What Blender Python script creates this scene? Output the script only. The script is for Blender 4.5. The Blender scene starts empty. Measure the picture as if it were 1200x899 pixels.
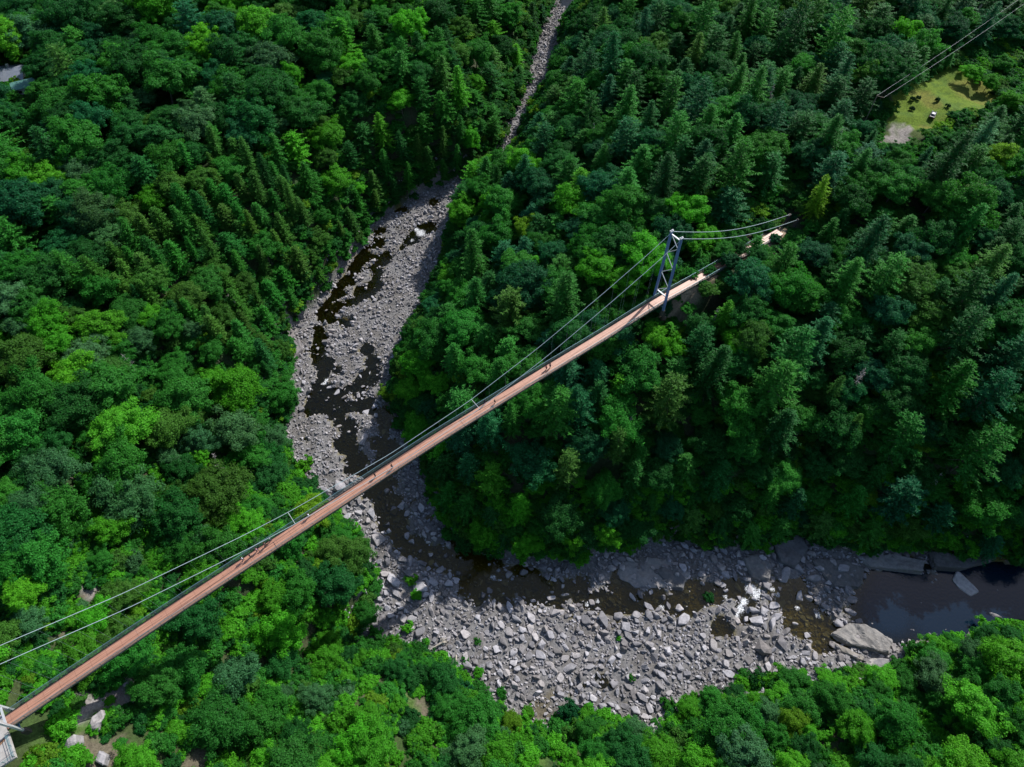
import bpy, bmesh, math, random
import numpy as np
from mathutils import Vector, Matrix
random.seed(7)
rng = np.random.default_rng(11)
scene = bpy.context.scene
COL = scene.collection
R = math.radians

# ------------------------------------------------------------------ camera
FPX = 800.0; PITCH = R(55); H = 139.0
CF = np.array([0, math.cos(PITCH), -math.sin(PITCH)]); CU = np.array([0, math.sin(PITCH), math.cos(PITCH)])
CX = np.array([1.0, 0, 0]); CC = np.array([0, 0, H])
def ray(px, py): return FPX*CF + (px-600)*CX - (py-449.5)*CU
def un(px, py, z):
    r = ray(px, py); return CC + (z-H)/r[2]*r
def proj(P):
    d = np.asarray(P, float) - CC
    w = d@CF
    w = np.where(w < 1, 1, w)
    return 600+FPX*(d@CX)/w, 449.5-FPX*(d@CU)/w, w
cam_data = bpy.data.cameras.new('camera'); cam = bpy.data.objects.new('camera', cam_data); COL.objects.link(cam)
cam_data.sensor_width = 36; cam_data.lens = 36*FPX/1200; cam_data.clip_end = 9000; cam_data.clip_start = 0.5
cam.location = (0, 0, H); cam.rotation_euler = (R(90-55), 0, 0)
scene.camera = cam

# ------------------------------------------------------------------ light
SUN_V = np.array([-0.643*math.cos(R(43)), -0.765*math.cos(R(43)), -math.sin(R(43))])
sl = bpy.data.lights.new('sun', 'SUN'); so = bpy.data.objects.new('sun', sl); COL.objects.link(so)
sl.energy = 4.45; sl.angle = R(0.5); sl.color = (1.0, 0.965, 0.91)
so.rotation_euler = Vector(SUN_V).to_track_quat('-Z', 'Y').to_euler(); so.location = (60, 80, 200)
w = bpy.data.worlds.new('World'); scene.world = w; w.use_nodes = True
nt = w.node_tree; bg = nt.nodes['Background']
sky = nt.nodes.new('ShaderNodeTexSky'); sky.sky_type = 'NISHITA'; sky.sun_disc = False
sky.sun_elevation = R(43); sky.sun_rotation = math.atan2(0.643, 0.765)
nt.links.new(sky.outputs[0], bg.inputs[0]); bg.inputs[1].default_value = 0.118
vs = scene.view_settings; vs.view_transform = 'Standard'; vs.look = 'None'; vs.gamma = 1; vs.exposure = 0.5
vs.use_curve_mapping = False
cy = scene.cycles; cy.max_bounces = 6; cy.diffuse_bounces = 4; cy.glossy_bounces = 2; cy.transmission_bounces = 3; cy.transparent_max_bounces = 8
cy.use_denoising = True

# ------------------------------------------------------------------ helpers
def tag(o, label=None, cat=None, group=None, kind=None):
    if label: o['label'] = label
    if cat: o['category'] = cat
    if group: o['group'] = group
    if kind: o['kind'] = kind
    return o
def link(name, data, parent=None, loc=None):
    o = bpy.data.objects.new(name, data); COL.objects.link(o)
    if parent is not None: o.parent = parent
    if loc is not None: o.location = loc
    return o
def empty(name, loc=(0, 0, 0), rz=0):
    o = link(name, None); o.location = loc; o.rotation_euler = (0, 0, rz); o.empty_display_size = .3; return o
def np_mesh(name, V, Fq, mat, attrs=None, smooth=False):
    """V (n,3); Fq list of faces or (m,k) array"""
    me = bpy.data.meshes.new(name)
    V = np.asarray(V, np.float32)
    if isinstance(Fq, np.ndarray):
        m, k = Fq.shape
        me.vertices.add(len(V)); me.vertices.foreach_set('co', V.ravel())
        me.loops.add(m*k); me.loops.foreach_set('vertex_index', Fq.astype(np.int32).ravel())
        me.polygons.add(m); me.polygons.foreach_set('loop_start', np.arange(0, m*k, k, dtype=np.int32))
        me.polygons.foreach_set('loop_total', np.full(m, k, np.int32))
        me.update(calc_edges=True)
    else:
        me.from_pydata([tuple(v) for v in V], [], Fq)
    for an, (dom, typ, arr) in (attrs or {}).items():
        a = me.attributes.new(an, typ, dom)
        a.data.foreach_set('value' if typ in ('FLOAT', 'INT') else ('color' if typ == 'FLOAT_COLOR' else 'vector'), np.asarray(arr).ravel())
    if mat: me.materials.append(mat)
    if smooth: me.polygons.foreach_set('use_smooth', np.ones(len(me.polygons), bool))
    me.update()
    return me
class MB:
    """collects boxes, tubes and hulls into one mesh"""
    def __init__(s): s.v = []; s.f = []
    def add(s, V, F):
        b = len(s.v); s.v += [tuple(map(float, p)) for p in V]; s.f += [tuple(i+b for i in f) for f in F]; return s
    def box(s, c, size, ax=None):
        c = np.array(c, float); h = np.array(size, float)/2
        ax = np.eye(3) if ax is None else np.array(ax)
        V = [c + sx*h[0]*ax[0] + sy*h[1]*ax[1] + sz*h[2]*ax[2] for sx in (-1, 1) for sy in (-1, 1) for sz in (-1, 1)]
        return s.add(V, [(0, 1, 3, 2), (4, 6, 7, 5), (0, 4, 5, 1), (2, 3, 7, 6), (0, 2, 6, 4), (1, 5, 7, 3)])
    def bar(s, a, b, wx, wy, up=(0, 0, 1)):
        a = np.array(a, float); b = np.array(b, float); d = b-a; L = np.linalg.norm(d); d /= L
        u = np.cross(d, up); u = u/np.linalg.norm(u) if np.linalg.norm(u) > 1e-6 else np.array([1., 0, 0]); v = np.cross(u, d)
        return s.box((a+b)/2, (L, wx, wy), (d, u, v))
    def tube(s, pts, r, n=6, cap=True):
        pts = np.array(pts, float); m = len(pts); rr = np.broadcast_to(np.asarray(r, float), (m,))
        T = np.gradient(pts, axis=0); T /= np.linalg.norm(T, axis=1)[:, None] + 1e-9
        V = []
        for i in range(m):
            up = np.array([0, 0, 1.]) if abs(T[i, 2]) < .9 else np.array([1., 0, 0])
            u = np.cross(T[i], up); u /= np.linalg.norm(u); v = np.cross(u, T[i])
            for k in range(n):
                a = 2*math.pi*k/n; V.append(pts[i] + rr[i]*(math.cos(a)*u + math.sin(a)*v))
        F = [(i*n+k, i*n+(k+1) % n, (i+1)*n+(k+1) % n, (i+1)*n+k) for i in range(m-1) for k in range(n)]
        if cap: F += [tuple(range(n))[::-1], tuple(range((m-1)*n, m*n))]
        return s.add(V, F)
    def sweep(s, path):
        """path: list of 4-corner rings"""
        V = [p for ring in path for p in ring]; m = len(path)
        F = [(i*4+k, i*4+(k+1) % 4, i*4+4+(k+1) % 4, i*4+4+k) for i in range(m-1) for k in range(4)] + [(3, 2, 1, 0), (m*4-4, m*4-3, m*4-2, m*4-1)]
        return s.add(V, F)
    def build(s, name, mat, parent=None, smooth=False, bevel=0):
        me = np_mesh(name, s.v, s.f, mat, smooth=smooth)
        o = link(name, me, parent)
        if bevel:
            b = o.modifiers.new('bevel', 'BEVEL'); b.width = bevel; b.segments = 2
        return o
def hash2(ix, iy, seed):
    h = (ix.astype(np.int64)*374761393 + iy.astype(np.int64)*668265263 + seed*1442695041) & 0xffffffff
    h = ((h ^ (h >> 13))*1274126177) & 0xffffffff
    return ((h ^ (h >> 16)) & 0xffff)/65535.0
def vnoise(x, y, s, seed=0):
    x = np.asarray(x, float)/s; y = np.asarray(y, float)/s
    ix = np.floor(x); iy = np.floor(y); fx = x-ix; fy = y-iy
    fx = fx*fx*(3-2*fx); fy = fy*fy*(3-2*fy)
    a = hash2(ix, iy, seed); b = hash2(ix+1, iy, seed); c = hash2(ix, iy+1, seed); d = hash2(ix+1, iy+1, seed)
    return (a*(1-fx)+b*fx)*(1-fy) + (c*(1-fx)+d*fx)*fy
def in_poly(poly, x, y):
    x = np.asarray(x, float); y = np.asarray(y, float); ins = np.zeros(x.shape, bool)
    n = len(poly)
    for i in range(n):
        x1, y1 = poly[i]; x2, y2 = poly[(i+1) % n]
        if y1 == y2: continue
        c = ((y1 > y) != (y2 > y)) & (x < (x2-x1)*(y-y1)/(y2-y1)+x1)
        ins ^= c
    return ins
def smooth01(t): t = np.clip(t, 0, 1); return t*t*(3-2*t)

# ------------------------------------------------------------------ materials
def mat(name, col, rough=.7, metal=0, spec=.3, noise=None, bump=None):
    """noise=(scale, colour2, detail) mixes a second real surface colour; bump=(scale, strength, dist)"""
    m = bpy.data.materials.new(name); m.use_nodes = True
    n = m.node_tree.nodes; L = m.node_tree.links; p = n['Principled BSDF']
    p.inputs['Base Color'].default_value = (*col, 1); p.inputs['Roughness'].default_value = rough
    p.inputs['Metallic'].default_value = metal; p.inputs['Specular IOR Level'].default_value = spec
    g = n.new('ShaderNodeNewGeometry')
    if noise:
        t = n.new('ShaderNodeTexNoise'); t.inputs['Scale'].default_value = noise[0]; t.inputs['Detail'].default_value = 6
        L.new(g.outputs['Position'], t.inputs['Vector'])
        r = n.new('ShaderNodeValToRGB'); r.color_ramp.elements[0].position = .35; r.color_ramp.elements[1].position = .65
        r.color_ramp.elements[0].color = (*col, 1); r.color_ramp.elements[1].color = (*noise[1], 1)
        L.new(t.outputs['Fac'], r.inputs[0]); L.new(r.outputs[0], p.inputs['Base Color'])
    if bump:
        t = n.new('ShaderNodeTexNoise'); t.inputs['Scale'].default_value = bump[0]; t.inputs['Detail'].default_value = 8
        L.new(g.outputs['Position'], t.inputs['Vector'])
        b = n.new('ShaderNodeBump'); b.inputs['Strength'].default_value = bump[1]; b.inputs['Distance'].default_value = bump[2]
        L.new(t.outputs['Fac'], b.inputs['Height']); L.new(b.outputs[0], p.inputs['Normal'])
    return m
def foliage_mat(name, transl=.46, rough=.6):
    m = bpy.data.materials.new(name); m.use_nodes = True
    n = m.node_tree.nodes; L = m.node_tree.links; p = n['Principled BSDF']; out = n['Material Output']
    a = n.new('ShaderNodeAttribute'); a.attribute_type = 'INSTANCER'; a.attribute_name = 'tint'
    v = n.new('ShaderNodeAttribute'); v.attribute_type = 'GEOMETRY'; v.attribute_name = 'var'
    mr = n.new('ShaderNodeMapRange'); mr.inputs['To Min'].default_value = .45; mr.inputs['To Max'].default_value = 1.6
    L.new(v.outputs['Fac'], mr.inputs['Value'])
    sc = n.new('ShaderNodeVectorMath'); sc.operation = 'SCALE'
    L.new(a.outputs['Vector'], sc.inputs[0]); L.new(mr.outputs[0], sc.inputs['Scale'])
    L.new(sc.outputs[0], p.inputs['Base Color']); p.inputs['Roughness'].default_value = rough; p.inputs['Specular IOR Level'].default_value = .12
    tr = n.new('ShaderNodeBsdfTranslucent')
    ty = n.new('ShaderNodeVectorMath'); ty.operation = 'MULTIPLY'; ty.inputs[1].default_value = (1.5, 1.5, .8)
    L.new(sc.outputs[0], ty.inputs[0]); L.new(ty.outputs[0], tr.inputs['Color'])
    mx = n.new('ShaderNodeMixShader'); mx.inputs[0].default_value = transl
    L.new(p.outputs[0], mx.inputs[1]); L.new(tr.outputs[0], mx.inputs[2]); L.new(mx.outputs[0], out.inputs['Surface'])
    return m
M_LEAF = foliage_mat('leaf'); M_NEEDLE = foliage_mat('needle', .32, .6)
M_BARK = mat('bark', (.07, .055, .045), .9, noise=(3, (.12, .10, .085)), bump=(6, .6, .05))
M_DEAD = mat('dead_wood', (.33, .31, .29), .9, noise=(4, (.22, .2, .18)))
M_DRIFT = mat('driftwood', (.5, .45, .38), .85, noise=(3, (.36, .32, .27)))
M_STEEL = mat('painted_steel', (.085, .15, .30), .45, 0, .5, noise=(1.2, (.11, .18, .33)))
M_STEEL_L = mat('galvanised_and_glare_steel', (.5, .52, .54), .45, .3, .5)  # bare steel parts; on the near tower legs its paleness stands for sun glare
M_CABLE = mat('steel_cable', (.34, .43, .45), .45, .3, .5)
M_RAIL = mat('rail_steel', (.13, .25, .28), .4, .3, .5)
M_NET = mat('net_steel', (.10, .16, .15), .5, .2, .4)
M_SPREAD = mat('white_paint', (.5, .52, .53), .5)
M_BEAM = mat('dark_beam', (.05, .045, .04), .8)
M_CONC = mat('concrete', (.40, .38, .36), .9, noise=(.8, (.32, .30, .28)), bump=(8, .3, .02))
# ------------------------------------------------------------------ bridge axis
A = un(14, 843, 0); B = un(773, 352, 0); SPAN = float(np.linalg.norm(B-A))
D = (B-A)/SPAN; N = np.array([-D[1], D[0], 0.0]); UP = np.array([0, 0, 1.0])
_S = np.arange(-12, 226, 1.0)
def _smooth_table(s, z, k=13):
    t = np.interp(_S, s, z); g = np.hanning(k); g /= g.sum()
    return np.convolve(np.pad(t, k//2, mode='edge'), g, 'valid')
_DZ = _smooth_table([-12, 0, 12, 30, 60, 95, 125, 148, 168, 180, 222], [0, .1, .9, 1.75, 2.3, 2.7, 1.6, .4, 0, -1.5, -5.2], 17)
_CZ = _smooth_table([-12, 0, 10, 28, 50, 60, 84, 106, 127, 147, 162, 168.3], [29, 25, 21.4, 14.7, 9.2, 7.4, 5.2, 6.3, 10.3, 15.9, 20.8, 23.4], 9)
def deckz(s): return np.interp(s, _S, _DZ)
def cablez(s): return np.interp(s, _S, _CZ)
def bp(s, off, z): return A + D*s + N*off + UP*z
def s_off(x, y):
    return (x-A[0])*D[0] + (y-A[1])*D[1], (x-A[0])*N[0] + (y-A[1])*N[1]

# ------------------------------------------------------------------ river and terrain
CL = [(690, -70, -35.5), (672, -20, -36), (660, 10, -37), (630, 80, -39), (600, 150, -41), (555, 215, -43.3), (500, 258, -45), (470, 295, -46.6), (440, 335, -47.2), (410, 420, -48.2),
      (415, 500, -49), (450, 580, -49.7), (520, 660, -50.3), (620, 705, -50.8), (760, 725, -51.3), (880, 725, -51.9), (1000, 715, -52.8), (1100, 705, -53), (1300, 700, -53.3), (1500, 690, -53.8)]
CLW = np.array([un(*c) for c in CL])
def zriver(x, y):
    num = np.zeros(np.shape(x)); den = np.zeros(np.shape(x))
    for i in range(len(CLW)-1):
        a = CLW[i]; b = CLW[i+1]; d = b-a; l2 = d[0]**2+d[1]**2
        t = np.clip(((x-a[0])*d[0]+(y-a[1])*d[1])/l2, 0, 1)
        q = (x-a[0]-t*d[0])**2+(y-a[1]-t*d[1])**2
        wgt = 1/(q+60)**2.2; num = num+wgt*(a[2]+t*d[2]); den = den+wgt
    return num/den
LEFT_BANK = [(668, -70), (654, -20), (646, 5), (638, 30), (627, 48), (620, 80), (610, 110), (600, 140), (586, 175), (560, 203), (500, 228), (455, 250), (432, 272), (414, 300), (402, 318), (380, 345), (352, 380), (338, 402), (342, 440), (348, 470),
             (335, 498), (332, 520), (350, 560), (378, 590), (402, 612), (428, 650), (445, 690), (425, 730), (405, 758), (470, 758), (515, 775), (545, 800), (595, 835), (640, 852), (700, 838), (740, 858), (785, 838), (810, 820), (860, 815), (905, 798),
             (1000, 790), (1035, 797), (1062, 772), (1078, 757), (1120, 752), (1165, 738), (1210, 730), (1310, 722), (1500, 710)]
RIGHT_BANK = [(1500, 650), (1310, 655), (1200, 662), (1130, 652), (1067, 643), (1000, 648), (967, 645), (940, 625), (917, 633), (897, 640), (833, 640), (790, 630), (730, 640), (690, 655), (620, 655), (560, 645), (530, 630), (508, 590), (500, 550), (485, 520), (462, 490),
              (456, 465), (465, 440), (468, 410), (485, 385), (500, 355), (522, 312), (524, 285), (535, 245), (575, 215), (603, 180), (615, 150), (628, 125), (645, 100), (652, 70), (656, 40), (668, 20), (690, 5), (700, -20), (712, -70)]
RIVER_PX = LEFT_BANK + RIGHT_BANK
def zguess(px, py):
    d = [(c[0]-px)**2+(c[1]-py)**2 for c in CL]; return CL[int(np.argmin(d))][2]
RW = np.array([un(px, py, zguess(px, py))[:2] for px, py in RIVER_PX])
def river_sd(x, y):
    """signed distance to the river bed outline, negative inside"""
    x = np.asarray(x, float); y = np.asarray(y, float); best = np.full(x.shape, 1e18)
    n = len(RW)
    for i in range(n):
        a = RW[i]; b = RW[(i+1) % n]; d = b-a; l2 = d@d+1e-9
        t = np.clip(((x-a[0])*d[0]+(y-a[1])*d[1])/l2, 0, 1)
        best = np.minimum(best, (x-a[0]-t*d[0])**2+(y-a[1]-t*d[1])**2)
    sd = np.sqrt(best)
    return np.where(in_poly(RW, x, y), -sd, sd)
# pools and channels: pixel, radius in metres
CHAN = [(440, 285, 3), (430, 305, 4.5), (415, 315, 3), (445, 310, 3), (452, 300, 2.5), (408, 330, 3), (400, 345, 2.5), (425, 345, 4), (440, 335, 3), (395, 358, 2.5), (410, 355, 2.5), (385, 375, 2.5), (405, 380, 3), (380, 395, 2.5),
        (375, 410, 3), (385, 425, 3), (430, 410, 3), (437, 425, 3.5), (395, 435, 2.5), (430, 445, 5), (420, 460, 5), (375, 465, 5), (365, 480, 4), (390, 470, 4), (400, 475, 4), (430, 475, 5), (450, 490, 5), (410, 500, 4), (405, 520, 5), (420, 535, 5), (415, 550, 4),
        (445, 520, 6), (455, 540, 7), (440, 560, 5), (430, 575, 4), (455, 590, 7), (460, 610, 6), (470, 630, 6), (485, 640, 5), (520, 655, 7), (550, 660, 7), (560, 680, 7), (590, 690, 6), (620, 685, 6), (650, 690, 6), (680, 690, 5), (700, 705, 4),
        (735, 685, 6), (770, 700, 5), (785, 708, 4), (805, 700, 5), (830, 695, 3), (860, 690, 3), (870, 720, 3), (845, 735, 3), (880, 700, 4), (910, 690, 3), (935, 690, 4), (940, 720, 7), (960, 740, 5), (930, 735, 4), (960, 760, 3), (985, 745, 3),
        (1010, 715, 6), (1040, 715, 9), (1080, 700, 11), (1100, 715, 13), (1140, 700, 14), (1180, 700, 14), (1050, 695, 9), (1220, 690, 14), (1260, 690, 14), (1310, 688, 14), (1400, 684, 14), (1030, 690, 5), (665, 5, 6), (680, -5, 6), (690, -25, 8), (695, -50, 8), (632, 125, 2.5), (620, 145, 3),
        (494, 271, 3.6), (500, 268, 3), (488, 279, 3), (480, 285, 2.4), (472, 292, 2), (470, 245, 4), (510, 240, 3)]
CHAN = [(a_, b_, r_*(.72 if 500 < b_ < 665 and r_ < 8 else (.78 if 400 < b_ <= 500 else 1))) for a_, b_, r_ in CHAN]
STREAM = [(443, 272), (434, 290), (417, 310), (403, 330), (391, 349), (381, 367), (374, 385), (372, 408), (380, 430), (378, 452), (374, 470), (392, 486), (404, 502), (408, 520), (420, 540), (434, 560), (446, 580), (456, 600), (466, 622), (482, 640), (510, 655), (545, 665), (575, 682), (610, 688), (650, 690), (690, 702), (720, 706), (750, 708), (785, 706), (815, 700), (850, 694)]
STREAM2 = [(430, 308), (446, 318), (438, 340), (424, 350), (408, 358)]; STREAM3 = [(376, 452), (398, 462), (420, 452), (438, 432), (440, 415)]; STREAM4 = [(404, 478), (430, 478), (452, 492), (452, 520), (456, 545), (452, 575)]
for st_, r_ in ((STREAM, 2.6), (STREAM2, 2.0), (STREAM3, 2.6), (STREAM4, 2.2)):
    for (xa, ya), (xb, yb) in zip(st_[:-1], st_[1:]):
        nn_ = max(1, int(math.hypot(xb-xa, yb-ya)/7))
        for k in range(nn_): CHAN.append((xa+(xb-xa)*k/nn_, ya+(yb-ya)*k/nn_, r_*(1.15 if ya > 500 else 1)))
CHW = np.array([[*un(px, py, zguess(px, py))[:2], r] for px, py, r in CHAN])
HPC = np.array([(-95, 12, 49), (-150, 60, 49), (-150, 200, 44), (-40, 10, 34), (20, 0, 24), (100, 10, 26), (170, 20, 30), (150, 150, 51), (60, 110, 50), (200, 300, 42), (-150, 330, 40), (0, 380, 38), (60, 300, 40), (40, 130, 50)], float)
LDC = np.array([(-95, 12, 26), (-150, 60, 34), (-80, 160, 13), (-30, 230, 12), (-70, 190, 12), (-2, 172, 52), (-6, 140, 46), (2, 195, 46), (20, 0, 34), (120, 0, 30), (150, 100, 24), (50, 90, 30), (-10, 110, 26), (30, 260, 24), (-20, 330, 20)], float)
def idw(tab, x, y):
    num = 0; den = 0
    for a, b, v in tab:
        wgt = 1/((x-a)**2+(y-b)**2+200)**1.5; num = num+wgt*v; den = den+wgt
    return num/den
def height(x, y):
    x = np.asarray(x, float); y = np.asarray(y, float)
    sd = river_sd(x, y); zr = zriver(x, y)
    # bank
    d = np.maximum(sd, 0)
    Hp = idw(HPC, x, y); Ld = idw(LDC, x, y)
    zb = zr + .5 + 1.6*(1-np.exp(-d/1.2)) + (Hp-2)*(1-np.exp(-d/Ld))
    zb = zb + (vnoise(x, y, 14, 1)-.5)*3.2*smooth01(d/12) + (vnoise(x, y, 5, 2)-.5)*1.6*smooth01(d/4) + (vnoise(x, y, 1.7, 3)-.5)*.5
    # ledges on the left end
    # bed
    ch = np.zeros(x.shape); chn = (vnoise(x, y, 4.5, 61)-.5)*.6+(vnoise(x, y, 1.8, 62)-.5)*.6
    for cx, cyy, r in CHW:
        q = np.sqrt((x-cx)**2+(y-cyy)**2)/r + (chn if r < 8 else 0)
        ch = np.maximum(ch, smooth01(1.35-q))
    bedn = (vnoise(x, y, 6, 4)-.5)*.9 + (vnoise(x, y, 2.2, 5)-.5)*.7 + (vnoise(x, y, .9, 6)-.5)*.35
    zbed = zr + .55 + bedn - 1.55*ch
    t = smooth01((sd+2.5)/2.5)
    z = np.where(sd > 0, zb, zbed*(1-t*.0) + t*.35)
    # keep the ground under the deck
    s, o = s_off(x, y)
    dz = deckz(np.clip(s, -12, 225))
    lim = dz-1.6 + np.maximum(0, np.abs(o)-3.5)*.35 + np.maximum(0, -s-12)*.3 + np.maximum(0, s-178)*.05
    lim = lim + 60*smooth01((np.abs(o)-9)/10) + 60*smooth01((s-196)/10) + 60*smooth01((-s-24)/10)
    near = (s > -40) & (s < 210)
    z = np.where(near & (z > lim), lim, z)
    # the far deck end runs onto the ground
    wgt = smooth01((s-171)/12)*smooth01((9-np.abs(o))/6)*smooth01((235-s)/8)
    z = z*(1-wgt)+(dz-.7)*wgt
    return z
# uniform lookup grid
GX = np.arange(-330, 331, 1.25); GY = np.arange(-45, 431, 1.25)
gx, gy = np.meshgrid(GX, GY, indexing='ij')
GZ = height(gx, gy)
GSD = river_sd(gx, gy)
def lookup(G, x, y):
    fx = np.clip((np.asarray(x)-GX[0])/1.25, 0, len(GX)-1.001); fy = np.clip((np.asarray(y)-GY[0])/1.25, 0, len(GY)-1.001)
    i = fx.astype(int); j = fy.astype(int); u = fx-i; v = fy-j
    return (G[i, j]*(1-u)+G[i+1, j]*u)*(1-v) + (G[i, j+1]*(1-u)+G[i+1, j+1]*u)*v
def ground(x, y): return lookup(GZ, x, y)
def march(px, py, dh=0.0):
    """point where the sight line through a pixel meets the ground (raised by dh)"""
    r = ray(px, py); ts = np.linspace((10-H)/r[2], (-62-H)/r[2], 500)
    P = CC + ts[:, None]*r
    below = P[:, 2] < ground(P[:, 0], P[:, 1])+dh
    k = int(np.argmax(below)) if below.any() else len(ts)-1
    p = P[k].copy(); p[2] = ground(p[0], p[1]); return p

# pixel outlines of open ground
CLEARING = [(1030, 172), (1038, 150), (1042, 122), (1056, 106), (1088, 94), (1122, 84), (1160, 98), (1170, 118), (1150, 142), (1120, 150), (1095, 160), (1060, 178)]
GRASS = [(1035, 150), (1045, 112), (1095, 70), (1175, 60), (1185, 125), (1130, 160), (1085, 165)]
GRAVELPAD = [(1026, 176), (1036, 153), (1058, 150), (1070, 160), (1052, 180)]
ASPHALT = [(1150, 34), (1225, 18), (1225, 36), (1160, 46)]
def wpoly(poly, z): return np.array([un(px, py, z)[:2] for px, py in poly])
zc = -3.0
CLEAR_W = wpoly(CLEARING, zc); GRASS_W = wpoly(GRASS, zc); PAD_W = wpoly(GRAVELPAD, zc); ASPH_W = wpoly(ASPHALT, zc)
# bare patches on the banks: pixel, radius m, kind
BARE = [(245, 46, 3, 'rock'), (200, 146, 3.5, 'gravel'), (168, 196, 4, 'rock'), (75, 298, 3.5, 'gravel'), (4, 385, 3, 'rock'), (262, 560, 5, 'soil'), (245, 580, 3, 'rock'), (312, 452, 3, 'rock'), (340, 575, 3, 'rock'), (325, 582, 4, 'soil'),
        (95, 748, 5, 'soil'), (80, 735, 4, 'soil'), (118, 842, 6, 'rock'), (138, 832, 5, 'rock'), (100, 870, 6, 'grass'), (60, 880, 6, 'grass'), (145, 800, 4, 'rock'), (125, 885, 5, 'soil'),
        (490, 820, 5, 'soil'), (500, 835, 4, 'soil'), (480, 830, 4, 'grass'), (635, 830, 6, 'soil'), (625, 880, 5, 'grass'), (660, 870, 5, 'grass'), (770, 855, 4, 'gravel'), (795, 868, 3, 'gravel'), (230, 890, 4, 'soil'),
        (805, 372, 4, 'soil'), (812, 350, 3, 'soil'), (100, 690, 3, 'soil'), (98, 685, 3, 'rock'), (735, 495, 3, 'soil'), (340, 385, 3, 'rock'), (425, 690, 3, 'rock'), (468, 690, 4, 'rock'), (432, 800, 3, 'soil')]
BAREW = [(march(px, py), r*.72, k) for px, py, r, k in BARE]

def build_ground():
    def axis(lo, hi, step, far):
        c = list(np.arange(lo, hi+.01, step)); g = step; a = hi
        while a < far: g *= 1.35; a += g; c.append(a)
        g = step; a = lo; pre = []
        while a > -far: g *= 1.35; a -= g; pre.append(a)
        return np.array(pre[::-1]+c)
    xs = axis(-300, 300, 1.25, 3500); ys = axis(-30, 420, 1.25, 3500)
    # finer over the near river
    X, Y = np.meshgrid(xs, ys, indexing='ij')
    Z = height(X, Y); sd = river_sd(X, Y)
    n, m = X.shape
    idx = np.arange(n*m).reshape(n, m)
    Fq = np.stack([idx[:-1, :-1], idx[1:, :-1], idx[1:, 1:], idx[:-1, 1:]], -1).reshape(-1, 4)
    col = np.zeros((n, m, 4)); col[..., 3] = 1
    def put(mask, c):
        for k in range(3): col[..., k] = col[..., k]*(1-mask) + c[k]*mask
    nz = vnoise(X, Y, 7, 21); nz2 = vnoise(X, Y, 2.5, 22)
    put(np.ones((n, m)), (.032, .050, .020))
    put(smooth01((nz-.4)/.3)*.8, (.045, .042, .026))
    put(smooth01((nz2-.55)/.2)*.6, (.025, .065, .018))
    sxy, off = s_off(X, Y)
    bright = smooth01((60-Y)/40)*smooth01((40-X)/60)
    put(bright*.6, (.05, .085, .022))
    # rock along the waterline
    rk = smooth01((1.8+5*(nz-.5)-sd)/2)*(sd > -3)
    put(rk, (.20, .19, .19))
    bed = smooth01((.5-sd)/1.0)
    put(bed, (.17, .165, .165)); put(bed*smooth01((nz2-.45)/.2)*.8, (.12, .112, .105))
    wet = smooth01((zriver(X, Y)-Z+.05)/.25)*(sd < .5); put(wet, (.15, .125, .035))
    for p, r, k in BAREW:
        q = np.sqrt((X-p[0])**2+(Y-p[1])**2)/r + (nz2-.5)*1.1 + (nz-.5)*.9
        put(smooth01((1.15-q)/.35), dict(rock=(.24, .22, .21), gravel=(.36, .34, .32), soil=(.115, .10, .07), grass=(.06, .11, .025))[k])
    e = 2.2*(nz2-.5); 
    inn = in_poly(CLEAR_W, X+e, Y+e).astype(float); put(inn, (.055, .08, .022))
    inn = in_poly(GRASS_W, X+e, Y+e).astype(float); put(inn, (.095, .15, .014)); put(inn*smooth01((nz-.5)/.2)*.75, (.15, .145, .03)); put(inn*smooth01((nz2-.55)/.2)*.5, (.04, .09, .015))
    put(in_poly(PAD_W, X+1.6*e, Y-1.6*e)*(.95-.5*smooth01((nz2-.5)/.2)), (.25, .225, .21))
    put(in_poly(ASPH_W, X, Y).astype(float), (.05, .052, .058))
    tr = smooth01((2.2-np.abs(off))/.8)*(sxy > 172)*(sxy < 224)*(sd > 5); put(tr, (.36, .27, .19))
    m_ = bpy.data.materials.new('ground'); m_.use_nodes = True
    nn = m_.node_tree.nodes; L = m_.node_tree.links; p = nn['Principled BSDF']; p.inputs['Roughness'].default_value = .9; p.inputs['Specular IOR Level'].default_value = .15
    at = nn.new('ShaderNodeAttribute'); at.attribute_name = 'cover'
    g = nn.new('ShaderNodeNewGeometry')
    t = nn.new('ShaderNodeTexNoise'); t.inputs['Scale'].default_value = 1.6; t.inputs['Detail'].default_value = 9; t.inputs['Roughness'].default_value = .7
    L.new(g.outputs['Position'], t.inputs['Vector'])
    mr = nn.new('ShaderNodeMapRange'); mr.inputs['From Min'].default_value = .3; mr.inputs['From Max'].default_value = .7; mr.inputs['To Min'].default_value = .5; mr.inputs['To Max'].default_value = 1.45
    L.new(t.outputs['Fac'], mr.inputs['Value'])
    sc = nn.new('ShaderNodeVectorMath'); sc.operation = 'SCALE'; L.new(at.outputs['Vector'], sc.inputs[0]); L.new(mr.outputs[0], sc.inputs['Scale'])
    L.new(sc.outputs[0], p.inputs['Base Color'])
    b = nn.new('ShaderNodeBump'); b.inputs['Strength'].default_value = .9; b.inputs['Distance'].default_value = .35
    L.new(t.outputs['Fac'], b.inputs['Height']); L.new(b.outputs[0], p.inputs['Normal'])
    me = np_mesh('ground', np.stack([X, Y, Z], -1).reshape(-1, 3), Fq, m_, {'cover': ('POINT', 'FLOAT_COLOR', col.reshape(-1, 4))}, smooth=True)
    o = link('ground', me); tag(o, 'forested gorge ground of soil, moss and bare rock banks', kind='structure')
build_ground()

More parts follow.
